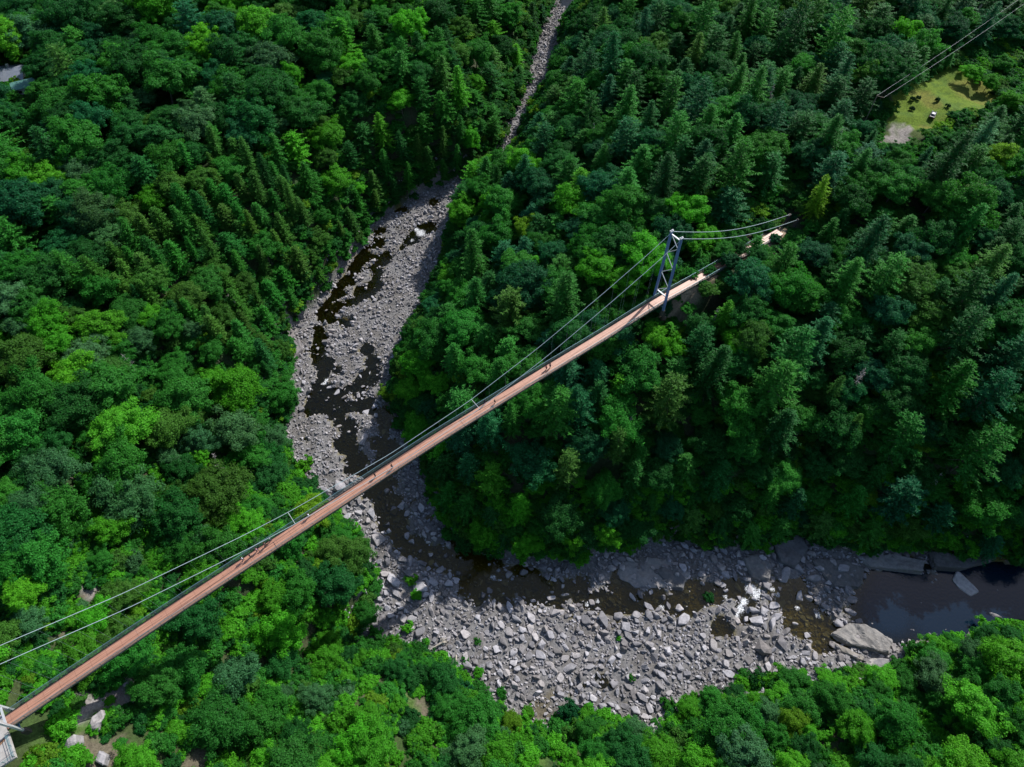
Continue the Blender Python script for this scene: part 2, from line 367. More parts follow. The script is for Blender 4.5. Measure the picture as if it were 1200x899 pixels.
# ------------------------------------------------------------------ water
FOAM_GLINT = [(493, 272, 3.4), (499, 277, 2.6), (488, 268, 2.0), (483, 283, 1.6), (886, 698, 2.4), (898, 700, 1.8), (868, 714, 2.2), (852, 718, 1.8), (912, 697, 1.5), (935, 712, 1.5), (958, 722, 1.5), (384, 446, 2.2), (378, 450, 1.2), (524, 632, 1.2), (520, 640, 1.2), (578, 677, 1.6), (586, 680, 1.2), (648, 678, 1.6), (656, 675, 1), (688, 708, 1.4), (700, 705, 1.4), (775, 712, 1.6),
        (880, 690, 3.0), (892, 694, 2.2), (872, 705, 2.2), (862, 722, 2.2), (855, 726, 1.8), (905, 690, 1.6), (950, 702, 1.3), (973, 690, 1.2), (977, 698, 1.6), (965, 712, 1.6), (985, 720, 1.3), (990, 728, 1.4), (955, 715, 1.2), (840, 712, 1.6), (850, 700, 1.4), (606, 130, 1)]  # white water, plus sun glints on the rapids painted as white flecks
FOW = np.array([[*un(px, py, zguess(px, py))[:2], r] for px, py, r in FOAM_GLINT])
def build_water():
    xs = np.arange(-100, 262, 1.0); ys = np.arange(25, 400, 1.0)
    X, Y = np.meshgrid(xs, ys, indexing='ij'); Z = zriver(X, Y)
    n, m = X.shape; idx = np.arange(n*m).reshape(n, m)
    sd = river_sd(X, Y)
    foam_glint = np.zeros((n, m)); deep = np.zeros((n, m))
    for cx, cyy, r in FOW: foam_glint = np.maximum(foam_glint, smooth01(1.3-np.sqrt((X-cx)**2+(Y-cyy)**2)/r))
    for cx, cyy, r in CHW:
        if r >= 9 or r == 8: deep = np.maximum(deep, smooth01(1.5-np.sqrt((X-cx)**2+(Y-cyy)**2)/r*1.15))
    ok = sd < 1.5
    fm = (ok[:-1, :-1] & ok[1:, :-1] & ok[1:, 1:] & ok[:-1, 1:])
    Fq = np.stack([idx[:-1, :-1], idx[1:, :-1], idx[1:, 1:], idx[:-1, 1:]], -1)[fm]
    used = np.unique(Fq); remap = -np.ones(n*m, int); remap[used] = np.arange(len(used))
    V = np.stack([X, Y, Z], -1).reshape(-1, 3)[used]; Fq = remap[Fq]
    m_ = bpy.data.materials.new('river_water'); m_.use_nodes = True
    nn = m_.node_tree.nodes; L = m_.node_tree.links; out = nn['Material Output']; nn.remove(nn['Principled BSDF'])
    g = nn.new('ShaderNodeNewGeometry')
    t = nn.new('ShaderNodeTexNoise'); t.inputs['Scale'].default_value = 1.3; t.inputs['Detail'].default_value = 4; L.new(g.outputs['Position'], t.inputs['Vector'])
    b = nn.new('ShaderNodeBump'); b.inputs['Strength'].default_value = .25; b.inputs['Distance'].default_value = .12; L.new(t.outputs['Fac'], b.inputs['Height'])
    gl = nn.new('ShaderNodeBsdfGlossy'); gl.inputs['Roughness'].default_value = .06; L.new(b.outputs[0], gl.inputs['Normal'])
    tr = nn.new('ShaderNodeBsdfTransparent')
    df = nn.new('ShaderNodeBsdfDiffuse'); df.inputs['Color'].default_value = (.004, .012, .026, 1)
    dp = nn.new('ShaderNodeAttribute'); dp.attribute_name = 'deep'
    tr.inputs['Color'].default_value = (.66, .61, .32, 1)
    mx0 = nn.new('ShaderNodeMixShader'); L.new(dp.outputs['Fac'], mx0.inputs[0]); L.new(tr.outputs[0], mx0.inputs[1]); L.new(df.outputs[0], mx0.inputs[2])
    fr = nn.new('ShaderNodeFresnel'); fr.inputs['IOR'].default_value = 1.4; L.new(b.outputs[0], fr.inputs['Normal'])
    mx = nn.new('ShaderNodeMixShader'); L.new(fr.outputs[0], mx.inputs[0]); L.new(mx0.outputs[0], mx.inputs[1]); L.new(gl.outputs[0], mx.inputs[2])
    fa = nn.new('ShaderNodeAttribute'); fa.attribute_name = 'foam_glint'
    t2 = nn.new('ShaderNodeTexNoise'); t2.inputs['Scale'].default_value = 4.5; t2.inputs['Detail'].default_value = 7; t2.inputs['Roughness'].default_value = .75; L.new(g.outputs['Position'], t2.inputs['Vector'])
    ad = nn.new('ShaderNodeMath'); ad.operation = 'MULTIPLY'; L.new(fa.outputs['Fac'], ad.inputs[0]); L.new(t2.outputs['Fac'], ad.inputs[1])
    ra = nn.new('ShaderNodeValToRGB'); ra.color_ramp.elements[0].position = .40; ra.color_ramp.elements[1].position = .56; L.new(ad.outputs[0], ra.inputs[0])
    fd = nn.new('ShaderNodeBsdfDiffuse'); fd.inputs['Color'].default_value = (.85, .87, .9, 1)
    mxf = nn.new('ShaderNodeMixShader'); L.new(ra.outputs[0], mxf.inputs[0]); L.new(mx.outputs[0], mxf.inputs[1]); L.new(fd.outputs[0], mxf.inputs[2])
    L.new(mxf.outputs[0], out.inputs['Surface'])
    me = np_mesh('river_water', V, Fq, m_, {'foam_glint': ('POINT', 'FLOAT', foam_glint.ravel()[used]), 'deep': ('POINT', 'FLOAT', deep.ravel()[used])}, smooth=True)
    tag(link('river_water', me), 'dark shallow river threading the boulder bed with small white rapids and painted sun glints', kind='structure')
build_water()

# ------------------------------------------------------------------ foliage prototypes
def cards(C, Nrm, T, ln, wd, fold=.0):
    """rhombus leaves: centres C, normals, tangent, half length, half width -> V, F(quads)"""
    n = len(C)
    Nrm = Nrm/(np.linalg.norm(Nrm, axis=1)[:, None]+1e-9)
    T = T - (T*Nrm).sum(1)[:, None]*Nrm; T /= np.linalg.norm(T, axis=1)[:, None]+1e-9
    Bt = np.cross(Nrm, T)
    ln = np.broadcast_to(ln, (n,))[:, None]; wd = np.broadcast_to(wd, (n,))[:, None]
    V = np.stack([C-T*ln, C+Bt*wd-T*ln*.15, C+T*ln, C-Bt*wd-T*ln*.15], 1)
    V[:, 1] -= Nrm*ln*fold; V[:, 3] -= Nrm*ln*fold
    return V.reshape(-1, 3), np.arange(4*n).reshape(n, 4)
def rdir(n, up=0.):
    v = rng.normal(size=(n, 3)); v /= np.linalg.norm(v, axis=1)[:, None]; v[:, 2] += up; return v
def trunk_mb(h, r, limbs, lean=0, seed=0):
    rr = random.Random(seed); mb = MB()
    pts = [(0, 0, -1.0)]
    for k in range(1, 6):
        f = k/5; pts.append((rr.uniform(-.25, .25)*f, rr.uniform(-.25, .25)*f, h*f))
    mb.tube(pts, [r*1.3, r, r*.8, r*.6, r*.4, r*.15], 7)
    for (z, L_, ang, rise) in limbs:
        x = math.cos(ang); y = math.sin(ang)
        mb.tube([(0, 0, z), (x*L_*.5, y*L_*.5, z+rise*.6), (x*L_, y*L_, z+rise)], [r*.42, r*.28, r*.08], 5)
    return mb
def proto_broad(i, Rc, h, nlobe, leaf, nleaf, low=.12):
    """deciduous crown: twig-sized leaf tufts grouped in uneven lobes, open between them"""
    r_ = np.random.default_rng(100+i)
    C = []; Nn = []
    cz = h*.58; rz = h*.42; ga = 2.399963
    ph = r_.uniform(0, 6.28, 3)
    for k in range(nlobe):
        f = (k+.5)/nlobe; phi = math.acos(1-f*1.5); th = k*ga+r_.uniform(-.6, .6)
        ext = 1+.20*math.sin(2*th+ph[0])+.14*math.sin(3*th+ph[1])+.10*math.sin(5*th+ph[2])
        rad = r_.uniform(.5, 1.0)*ext
        c = np.array([Rc*.8*rad*math.sin(phi)*math.cos(th), Rc*.8*rad*math.sin(phi)*math.sin(th), cz+rz*.8*min(1.1, rad)*math.cos(phi)])
        s = Rc*r_.uniform(.26, .44)
        for q in range(int(r_.integers(6, 11))):
            g = r_.normal(size=3)*s*np.array([.62, .62, .42]); c2 = c+g; s2 = s*r_.uniform(.30, .52)
            n = int(nleaf*(s2/(Rc*.11))**2*r_.uniform(.6, 1.2))+6
            d = r_.normal(size=(n, 3)); d /= np.linalg.norm(d, axis=1)[:, None]
            d[:, 2] = np.where((d[:, 2] < -.2) & (r_.random(n) < .6), -d[:, 2], d[:, 2])
            rr = s2*(.35+.75*np.abs(r_.normal(.8, .35, n)))
            P = c2+d*rr[:, None]*np.array([1.1, 1.1, .72])
            out = (P-np.array([0, 0, cz*.8])); out /= np.linalg.norm(out, axis=1)[:, None]+1e-6
            C.append(P); Nn.append(d*.6+out*.45+r_.normal(size=(n, 3))*.5+np.array([0, 0, .3]))
    C = np.concatenate(C); Nn = np.concatenate(Nn); n = len(C)
    sz = leaf*(.55+.9*r_.random(n))
    V, F_ = cards(C, Nn, r_.normal(size=(n, 3)), sz, sz*.6, .15)
    var = np.clip(r_.normal(.5, .2, n), 0, 1)
    me = np_mesh('crown', V, F_, M_LEAF, {'var': ('FACE', 'FLOAT', var)})
    limbs = [(h*r_.uniform(.3, .6), Rc*r_.uniform(.5, .75), r_.uniform(0, 6.28), h*.22) for _ in range(6)]
    tm = trunk_mb(h*.8, max(.08, h*.014), limbs, seed=i)
    return me, np_mesh('trunk', tm.v, tm.f, M_BARK, smooth=True)
def proto_conifer(i, Rb, h, step, nb, droop, spray, dens, base=.1, power=.85, tuft=0.0):
    r_ = np.random.default_rng(300+i)
    C = []; T = []; Nn = []; S = []
    z = h*base; w0 = 0
    while z < h*.985:
        f = (z-h*base)/(h*(1-base)); L0 = Rb*(1-f)**power*(.35+.65*min(1, f/.12+.4)) + .12
        nbk = max(4, int(round(nb*(1-.35*f)))); w0 += r_.uniform(.3, .9)
        for k in range(nbk):
            th = w0+2*math.pi*k/nbk+r_.uniform(-.18, .18); L_ = L0*r_.choice([r_.uniform(.5, .8), r_.uniform(.8, 1.2)])
            dx, dy = math.cos(th), math.sin(th); dr = droop*r_.uniform(.6, 1.4); up = .25*f
            m = max(3, int(L_/spray*dens))
            t = (np.arange(m)+.5)/m
            if tuft: t = tuft+(1-tuft)*t
            px = dx*L_*t; py = dy*L_*t; pz = z+L_*(up*t-dr*t*t)+L_*.12*np.maximum(0, t-.75)
            base_c = np.stack([px, py, pz], 1)
            side = np.array([-dy, dx, 0.])
            ax = np.array([dx, dy, up-2*dr*.6])
            for sgn in (-1, 1):
                wv = spray*(.45+.9*(1-t)*L_/Rb+.3)
                dirs = ax*.75+side*sgn*1.0+r_.normal(size=(m, 3))*.22
                dirs /= np.linalg.norm(dirs, axis=1)[:, None]
                C.append(base_c+dirs*wv[:, None]*.8+r_.normal(size=(m, 3))*.07); T.append(dirs)
                Nn.append(np.tile([0, 0, 1.], (m, 1))+r_.normal(size=(m, 3))*.38); S.append(wv*r_.uniform(.8, 1.2, m))
            C.append(base_c+np.array([0, 0, .06])); T.append(np.tile(ax, (m, 1))+r_.normal(size=(m, 3))*.3); Nn.append(np.tile([0, 0, 1.], (m, 1))+r_.normal(size=(m, 3))*.5); S.append(np.full(m, spray*.9))
        z += step*(1-.45*f)*r_.uniform(.8, 1.2)
    m = 6; C.append(np.stack([np.zeros(m), np.zeros(m), h*.97+np.linspace(0, h*.04, m)], 1)); T.append(r_.normal(size=(m, 3))*.3+np.array([0, 0, 1])); Nn.append(r_.normal(size=(m, 3))); S.append(np.full(m, spray*.7))
    C = np.concatenate(C); T = np.concatenate(T); Nn = np.concatenate(Nn); S = np.concatenate(S); n = len(C)
    V, F_ = cards(C, Nn, T, S, S*.36, .1)
    var = np.clip(r_.normal(.5, .2, n), 0, 1)
    me = np_mesh('crown', V, F_, M_NEEDLE, {'var': ('FACE', 'FLOAT', var)})
    limbs = [(h*f, Rb*(1-f)*.8, r_.uniform(0, 6.28), -.3) for f in np.linspace(base, .8, 9)]
    tm = trunk_mb(h*.97, max(.07, h*.011), limbs, seed=i)
    return me, np_mesh('trunk', tm.v, tm.f, M_BARK, smooth=True)
PROTO = {'broad': [], 'conifer': [], 'pine': [], 'cedar': [], 'shrub': []}
DIM = {'broad': (5.0, 13.0), 'conifer': (4.2, 14.0), 'pine': (5.0, 15.0), 'cedar': (2.6, 11.5), 'shrub': (2.0, 2.4)}
for i in range(10): PROTO['broad'].append(proto_broad(i, 5.0, 13.0, 26+5*(i % 4), .185, 84))
for i in range(6): PROTO['conifer'].append(proto_conifer(i, 4.2, 14.0, .60, 8, .22, .34, 1.0, power=.60))
for i in range(6): PROTO['pine'].append(proto_conifer(20+i, 5.0, 15.0, .85, 7, .04, .40, 1.2, base=.2, power=.45, tuft=.18))
for i in range(5): PROTO['cedar'].append(proto_conifer(40+i, 2.6, 11.5, .40, 9, .0, .28, 1.1, base=.05, power=.5))
for i in range(5): PROTO['shrub'].append(proto_broad(60+i, 2.0, 2.4, 14, .16, 30))

TINT = {'teal': (.013, .108, .036), 'dark': (.016, .110, .020), 'mid': (.029, .172, .020), 'bright': (.066, .285, .015), 'olive': (.047, .152, .020), 'grey': (.050, .160, .055), 'yellow': (.105, .250, .014)}
TWORD = {'teal': 'blue-green', 'dark': 'dark green', 'mid': 'mid green', 'bright': 'bright green', 'olive': 'olive green', 'grey': 'grey-green', 'yellow': 'yellow-green'}
ZONES = [  # outline in pixels, kinds, crown radius range, tints
 (None, dict(broad=.4, conifer=.35, pine=.25), (3.4, 5.0), dict(dark=.4, mid=.35, teal=.25), 1),
 ([(-200, -200), (420, -200), (400, 100), (330, 160), (230, 260), (60, 290), (-200, 300)], dict(broad=.86, pine=.1, conifer=.04), (3.6, 6.0), dict(dark=.36, mid=.34, teal=.1, grey=.1, bright=.06, olive=.04), 1),
 ([(380, -200), (690, -200), (640, 60), (600, 180), (530, 230), (430, 250), (330, 160), (400, 100)], dict(pine=.34, conifer=.26, broad=.40), (3.2, 4.8), dict(dark=.3, mid=.38, olive=.14, bright=.18), 1),
 ([(230, 140), (430, 250), (440, 290), (380, 350), (350, 470), (250, 380), (100, 330), (200, 230)], dict(cedar=.58, conifer=.16, broad=.26), (3.0, 4.2), dict(olive=.5, mid=.35, dark=.15), 1),
 ([(-200, 290), (100, 330), (250, 380), (350, 470), (350, 560), (200, 640), (-200, 720)], dict(broad=.9, shrub=.1), (2.8, 5.2), dict(mid=.38, bright=.2, dark=.16, grey=.14, olive=.12), 1),
 ([(-200, 640), (200, 620), (380, 560), (420, 600), (20, 850), (-200, 880)], dict(broad=.5, shrub=.5), (2.2, 4.0), dict(bright=.42, mid=.36, olive=.1, yellow=.02, grey=.06), 1),
 ([(20, 860), (420, 600), (440, 700), (420, 760), (640, 860), (640, 1100), (-200, 1100)], dict(broad=.58, shrub=.42), (2.2, 4.4), dict(bright=.36, mid=.40, grey=.08, dark=.12, yellow=.02), 1),
 ([(640, -200), (1060, -200), (1040, 170), (940, 260), (700, 200), (600, 180)], dict(pine=.44, conifer=.24, broad=.32), (3.4, 5.0), dict(teal=.24, dark=.42, mid=.30, olive=.04), 1),
 ([(600, 180), (700, 200), (940, 260), (800, 330), (780, 420), (740, 660), (480, 660), (440, 430), (530, 240)], dict(conifer=.28, pine=.24, broad=.48), (3.2, 5.0), dict(teal=.24, mid=.42, dark=.16, bright=.14, olive=.04), 1),
 ([(800, 330), (940, 260), (1040, 170), (1400, 150), (1400, 690), (740, 660)], dict(conifer=.24, pine=.28, broad=.48), (3.2, 5.0), dict(dark=.36, teal=.14, olive=.16, mid=.24), 1),
 ([(1060, -200), (1500, -200), (1500, 200), (1040, 170)], dict(conifer=.3, pine=.3, broad=.4), (3.2, 5.0), dict(dark=.4, teal=.3, mid=.2, grey=.1), 1),
 ([(1120, 62), (1300, 40), (1300, 150), (1165, 122)], dict(shrub=.55, broad=.45), (2.0, 3.0), dict(bright=.45, mid=.3, grey=.25), 1),
 ([(640, 850), (780, 830), (1000, 780), (1200, 700), (1400, 700), (1400, 1100), (640, 1100)], dict(broad=.72, shrub=.28), (2.4, 4.4), dict(mid=.46, bright=.28, dark=.16, grey=.06, yellow=.02), 1),
]
PIN = [  # crown pixel, kind, radius, height, tint : trees one can point at in the photograph
 (850, 372, 'conifer', 4.2, 16, 'bright'), (862, 395, 'broad', 4.4, 11, 'bright'), (965, 226, 'conifer', 4.0, 17, 'yellow'), (885, 395, 'broad', 4.6, 14, 'olive'), (708, 625, 'broad', 3.8, 12, 'bright'), (665, 632, 'broad', 3.4, 11, 'bright'),
 (560, 625, 'broad', 3.6, 11, 'bright'), (608, 590, 'conifer', 4.2, 14, 'bright'), (668, 545, 'pine', 5.0, 19, 'olive'), (725, 522, 'pine', 3.9, 18, 'olive'), (602, 488, 'conifer', 3.4, 17, 'mid'), (490, 425, 'broad', 4.2, 11, 'bright'), (480, 455, 'broad', 4.0, 10, 'bright'), (490, 495, 'broad', 4.4, 10, 'bright'),
 (612, 270, 'broad', 3.8, 12, 'yellow'), (694, 250, 'broad', 2.6, 10, 'yellow'), (1052, 36, 'broad', 4.6, 14, 'bright'), (1015, 88, 'broad', 5.2, 15, 'olive'), (1175, 187, 'broad', 4.6, 12, 'yellow'), (250, 20, 'broad', 4.5, 13, 'bright'), (345, 90, 'broad', 4.4, 13, 'bright'), (30, 200, 'broad', 6.0, 15, 'bright'), (18, 230, 'broad', 5.0, 13, 'bright'),
 (110, 240, 'broad', 6.0, 16, 'grey'), (70, 545, 'broad', 5.2, 14, 'grey'), (30, 590, 'broad', 5.0, 13, 'grey'), (178, 240, 'broad', 4.0, 12, 'bright'), (236, 535, 'broad', 2.4, 7, 'bright'), (330, 410, 'broad', 3.0, 9, 'olive'), (395, 645, 'broad', 4.6, 11, 'olive'), (350, 690, 'broad', 4.6, 12, 'mid'), (555, 850, 'broad', 4.6, 10, 'mid'), (725, 860, 'broad', 3.6, 10, 'dark'),
 (667, 834, 'shrub', 2.6, 3.6, 'teal'), (533, 790, 'shrub', 2.4, 3.0, 'mid'), (430, 720, 'broad', 3.0, 7, 'mid'), (412, 650, 'broad', 4.2, 10, 'olive'), (1140, 85, 'broad', 3.4, 7, 'bright'), (1175, 75, 'broad', 3.2, 7, 'mid'), (1160, 95, 'broad', 3, 6, 'bright'), (1165, 160, 'broad', 4, 9, 'grey'), (1132, 178, 'broad', 3.6, 9, 'grey'), (1084, 182, 'conifer', 2.6, 9, 'teal'),
 (562, 222, 'broad', 4.4, 11, 'mid'), (584, 206, 'conifer', 3.6, 12, 'mid'), (578, 236, 'broad', 4.2, 11, 'bright'), (602, 196, 'broad', 3.6, 10, 'mid'), (540, 228, 'shrub', 2.2, 2.4, 'olive'),
 (452, 192, 'conifer', 3.4, 15, 'mid'), (472, 168, 'conifer', 3.6, 16, 'dark'), (498, 150, 'pine', 4.2, 15, 'mid'), (518, 166, 'conifer', 3.2, 15, 'olive'), (534, 182, 'conifer', 3.0, 13, 'mid'), (503, 186, 'cedar', 2.8, 14, 'olive'), (556, 158, 'broad', 3.8, 11, 'bright'), (440, 214, 'cedar', 2.8, 14, 'olive'), (478, 204, 'conifer', 3.2, 14, 'mid'), (422, 236, 'cedar', 2.8, 14, 'mid'), (460, 222, 'cedar', 2.6, 12, 'dark'), (540, 150, 'conifer', 3.4, 14, 'mid'), (488, 172, 'cedar', 2.6, 14, 'olive'), (412, 256, 'cedar', 2.7, 13, 'olive'), (520, 196, 'cedar', 2.5, 10, 'mid'), (438, 232, 'cedar', 2.4, 11, 'olive'),
 (445, 12, 'broad', 3.6, 12, 'bright'), (785, 410, 'broad', 3.4, 10, 'bright'), (770, 395, 'broad', 3.2, 9, 'bright'), (830, 700, 'shrub', 1.6, 2, 'dark'), (1000, 500, 'conifer', 3.2, 16, 'olive'), (978, 455, 'conifer', 3.0, 17, 'olive'), (905, 580, 'conifer', 3.4, 15, 'mid'), (355, 545, 'shrub', 2.6, 3.4, 'bright'), (330, 535, 'shrub', 2.4, 3.2, 'bright'),
 (1005, 805, 'shrub', 2.2, 2.6, 'bright'), (560, 788, 'shrub', 1.5, 1.5, 'bright'), (588, 812, 'shrub', 1.4, 1.4, 'mid'), (522, 772, 'shrub', 1.3, 1.3, 'bright'), (455, 752, 'shrub', 1.4, 1.4, 'mid'), (690, 830, 'shrub', 1.3, 1.3, 'bright'), (782, 826, 'shrub', 1.8, 2.0, 'mid'), (868, 800, 'shrub', 1.8, 2.0, 'bright'), (482, 758, 'shrub', 1.2, 1.2, 'bright'), (545, 775, 'shrub', 1.0, 1.0, 'mid'), (620, 835, 'shrub', 1.5, 1.5, 'bright'), (500, 752, 'shrub', .9, .9, 'bright'), (440, 740, 'shrub', 1.5, 1.6, 'mid'), (905, 795, 'shrub', 1.5, 1.6, 'mid'), (940, 788, 'shrub', 1.2, 1.2, 'bright'), (815, 818, 'shrub', 1.6, 1.7, 'bright'), (652, 842, 'shrub', 1.3, 1.2, 'mid'), (352, 560, 'shrub', 1.6, 1.8, 'bright'), (395, 608, 'shrub', 1.4, 1.5, 'bright'), (1150, 72, 'shrub', 2.6, 3.0, 'bright'), (1170, 92, 'shrub', 2.6, 2.8, 'mid'), (1190, 70, 'shrub', 2.8, 3.0, 'grey'), (1192, 88, 'shrub', 2.6, 2.8, 'bright'), (740, 795, 'shrub', .9, 1.0, 'mid'), (725, 748, 'shrub', .7, .8, 'bright'), (482, 680, 'shrub', 1.6, 1.8, 'bright'), (488, 698, 'shrub', 1.5, 1.6, 'bright'), (478, 735, 'shrub', 1.5, 1.6, 'bright'), (560, 752, 'shrub', 1.0, 1.0, 'mid'), (872, 790, 'shrub', 1.6, 1.6, 'mid'), (300, 350, 'cedar', 2.0, 13, 'olive'), (400, 270, 'cedar', 1.9, 12, 'olive'),
]
def pick(dct, u):
    a = 0
    for k, v in dct.items():
        a += v
        if u <= a: return k
    return k
DECK_PX = [tuple(proj(bp(s, o, deckz(s)+h))[:2]) for s, o, h in ([(s, 2.2, 1.5) for s in range(-12, 190, 7)] + [(s, -2.4, -.5) for s in range(188, -13, -7)])]
DECK_PX2 = [tuple(proj(bp(s, o, deckz(s)+h))[:2]) for s, o, h in ((209, 2, 1.2), (224, 2, 1.2), (224, -2, 0), (209, -2, 0))]
TOWER_PX = [tuple(proj(bp(168, o, z))[:2]) for o, z in ((3, -1), (3, 25), (-3, 25), (-3, -1))]
CABLE_PX2 = [(850, 264), (925, 248), (930, 268), (855, 282)]
CABLE_PX = [(788, 266), (850, 266), (925, 250), (925, 275), (860, 284), (800, 285)]
VIS1 = [(640, -40), (646, 5), (638, 30), (627, 48), (620, 80), (610, 110), (600, 140), (588, 178), (602, 180), (613, 152), (626, 127), (642, 100), (648, 70), (652, 40), (664, 20), (688, 6), (695, -40)]
VIS2 = [q for q in LEFT_BANK if q[1] >= 225]+[q for q in RIGHT_BANK if q[1] >= 283]+[(520, 262), (505, 232)]
_CROWN = np.array([[q*math.cos(a), q*math.sin(a), z] for z, q in ((.25, .8), (.5, .95), (.5, .45), (.75, .7), (.75, .3), (.95, .2)) for a in np.arange(8)*math.pi/4]+[[0, 0, 1.], [0, 0, .5]])
def fits(p, r, h, kind, pinned=False):
    """does a tree here leave the river, the clearing, the bridge and the tower in sight?"""
    s, o = s_off(p[0], p[1])
    if -14 < s < 180 and abs(o) < 3+r and p[2]+h > deckz(min(max(s, -12), 222))-1.2: return False
    rr = r*.62
    P = np.array([p, p+[0, 0, h*.5], p+[0, 0, h*.98], p+[rr, 0, h*.55], p+[-rr, 0, h*.55], p+[0, rr, h*.55], p+[0, -rr, h*.55], p+[0, 0, h*.75]])
    X, Y, W = proj(P)
    if not pinned:
        if in_poly(VIS1, X, Y).sum()+in_poly(VIS2, X, Y).sum() > 1: return False
        if X[0] < 720 and 300 < X[0]:
            Q = proj(p+_CROWN*np.array([r, r, h]))
            if in_poly(VIS1, Q[0], Q[1]).sum()*3+in_poly(VIS2, Q[0], Q[1]).sum() > 4: return False
        if 980 < X[0] < 1260 and Y[0] < 260:
            Q = proj(p+_CROWN*np.array([r, r, h])); 
            if in_poly(CLEARING, Q[0], Q[1]).sum() > 2: return False
            if h > 3 and in_poly([(1128, 62), (1215, 52), (1215, 96), (1166, 104)], Q[0], Q[1]).sum() > 0: return False
        if in_poly([(-5, 84), (46, 84), (46, 116), (-5, 116)], X, Y).any(): return False
        if ((X > 28) & (X < 40) & (Y > 160) & (Y < 170)).any(): return False
        if in_poly([(-5, 800), (26, 800), (26, 905), (-5, 905)], X, Y).any(): return False
    if 176 < s < 191 and abs(o) < 4+.6*r and h > 2.5: return False
    if 211 < s < 238 and abs(o-1) < 8+.6*r and h > 2.0: return False
    near_line = (-20 < s < 240 and -75 < o < 30)
    if not near_line: return True
    P = p+_CROWN*np.array([r, r, h]); X, Y, W = proj(P); dist = np.linalg.norm(P-CC, axis=1)
    for poly, dref in ((DECK_PX, None), (DECK_PX2, None), (TOWER_PX, 196.), (CABLE_PX, 190.), (CABLE_PX2, 222.)):
        m = in_poly(poly, X, Y)
        if m.any():
            if dref is None:
                k = np.where(m)[0]
                for q in k:
                    if dist[q] < np.linalg.norm(un(X[q], Y[q], 0.5)-CC)-1: return False
            elif (dist[m] < dref-3).any(): return False
    return True
trees = []   # dict(kind, p, r, h, tint, px, py, w, pin)
cell = {}
CS = 6.0
def near_ok(p, r, f=.6):
    i = int(math.floor(p[0]/CS)); j = int(math.floor(p[1]/CS))
    for a in range(i-2, i+3):
        for b in range(j-2, j+3):
            for t in cell.get((a, b), ()):
                if (t['p'][0]-p[0])**2+(t['p'][1]-p[1])**2 < (f*(t['r']+r))**2: return False
    return True
def add_tree(kind, p, r, h, tint, pin=False):
    X, Y, W = proj(p+np.array([0, 0, h*.6]))
    t = dict(kind=kind, p=p, r=r, h=h, tint=tint, px=float(X), py=float(Y), w=float(W), pin=pin)
    trees.append(t); cell.setdefault((int(math.floor(p[0]/CS)), int(math.floor(p[1]/CS))), []).append(t)
for px, py, k, r, h, tn in PIN:
    p = march(px, py, h*.6); add_tree(k, p, r, h, tn, True)
def zone_at(px, py):
    z = ZONES[0]
    for q in ZONES[1:]:
        if in_poly(q[0], np.array([px]), np.array([py]))[0]: z = q
    return z
cand = rng.uniform(0, 1, (46000, 6))
CX_ = -300+cand[:, 0]*600; CY_ = -22+cand[:, 1]*440
CZ_ = ground(CX_, CY_); CS_ = lookup(GSD, CX_, CY_)
PX_, PY_, PW_ = proj(np.stack([CX_, CY_, CZ_+8], 1))
BX, BY = np.array([p[0][0] for p in BAREW]), np.array([p[0][1] for p in BAREW]); BR = np.array([p[1] for p in BAREW])
rr_ = random.Random(5)
for c in range(len(cand)):
    if CS_[c] < .8 or not (-90 < PX_[c] < 1290 and -80 < PY_[c] < 1010): continue
    x, y = CX_[c], CY_[c]
    # tree line thickens from small to large passes
    z = zone_at(PX_[c], PY_[c]); k = pick(z[1], cand[c, 2]); tn = pick(z[3], cand[c, 3])
    r = z[2][0]+(z[2][1]-z[2][0])*cand[c, 4]
    r *= 1.32
    if k == 'broad': h = r*2.3*(.85+.3*cand[c, 5])
    elif k == 'conifer': r *= 1.08; h = r*2.65*(.7+.6*cand[c, 5])
    elif k == 'pine': r *= 1.18; h = r*2.5*(.7+.6*cand[c, 5])
    elif k == 'cedar': r = 2.3+1.5*cand[c, 4]; h = 9+8*cand[c, 5]
    else: r = 1.3+1.3*cand[c, 4]; h = r*1.2
    if CS_[c] < 6 and k in ('broad', 'conifer', 'pine'): r *= .75; h *= .7
    if c > 30000: r *= .72; h *= .72
    if 440 < PX_[c] < 560 and 250 < PY_[c] < 475 and CS_[c] < 14 and k != 'shrub':
        q_ = (2.4+.42*CS_[c])/h
        if q_ < 1: h *= q_; r *= max(q_, .6); k = 'broad'
    p = np.array([x, y, CZ_[c]])
    if not near_ok(p, r): continue
    q = np.hypot(BX-x, BY-y)
    if (q < BR+r*(.35 if PY_[c] < 780 else .85)).any(): continue
    ok = fits(p, r, h, k)
    if not ok:   # a smaller one may still fit
        r *= .5; h *= .45
        if k in ('pine', 'conifer') and h < 5: k = 'shrub' if rr_.random() < .5 else k
        if not fits(p, r, h, k):
            k = 'shrub'; r = 1.0+1.1*cand[c, 4]; h = r*1.15
            if not fits(p, r, h, k): continue
    add_tree(k, p, r, h, tn)
print('trees', len(trees), {k: sum(t['kind'] == k for t in trees) for k in PROTO})

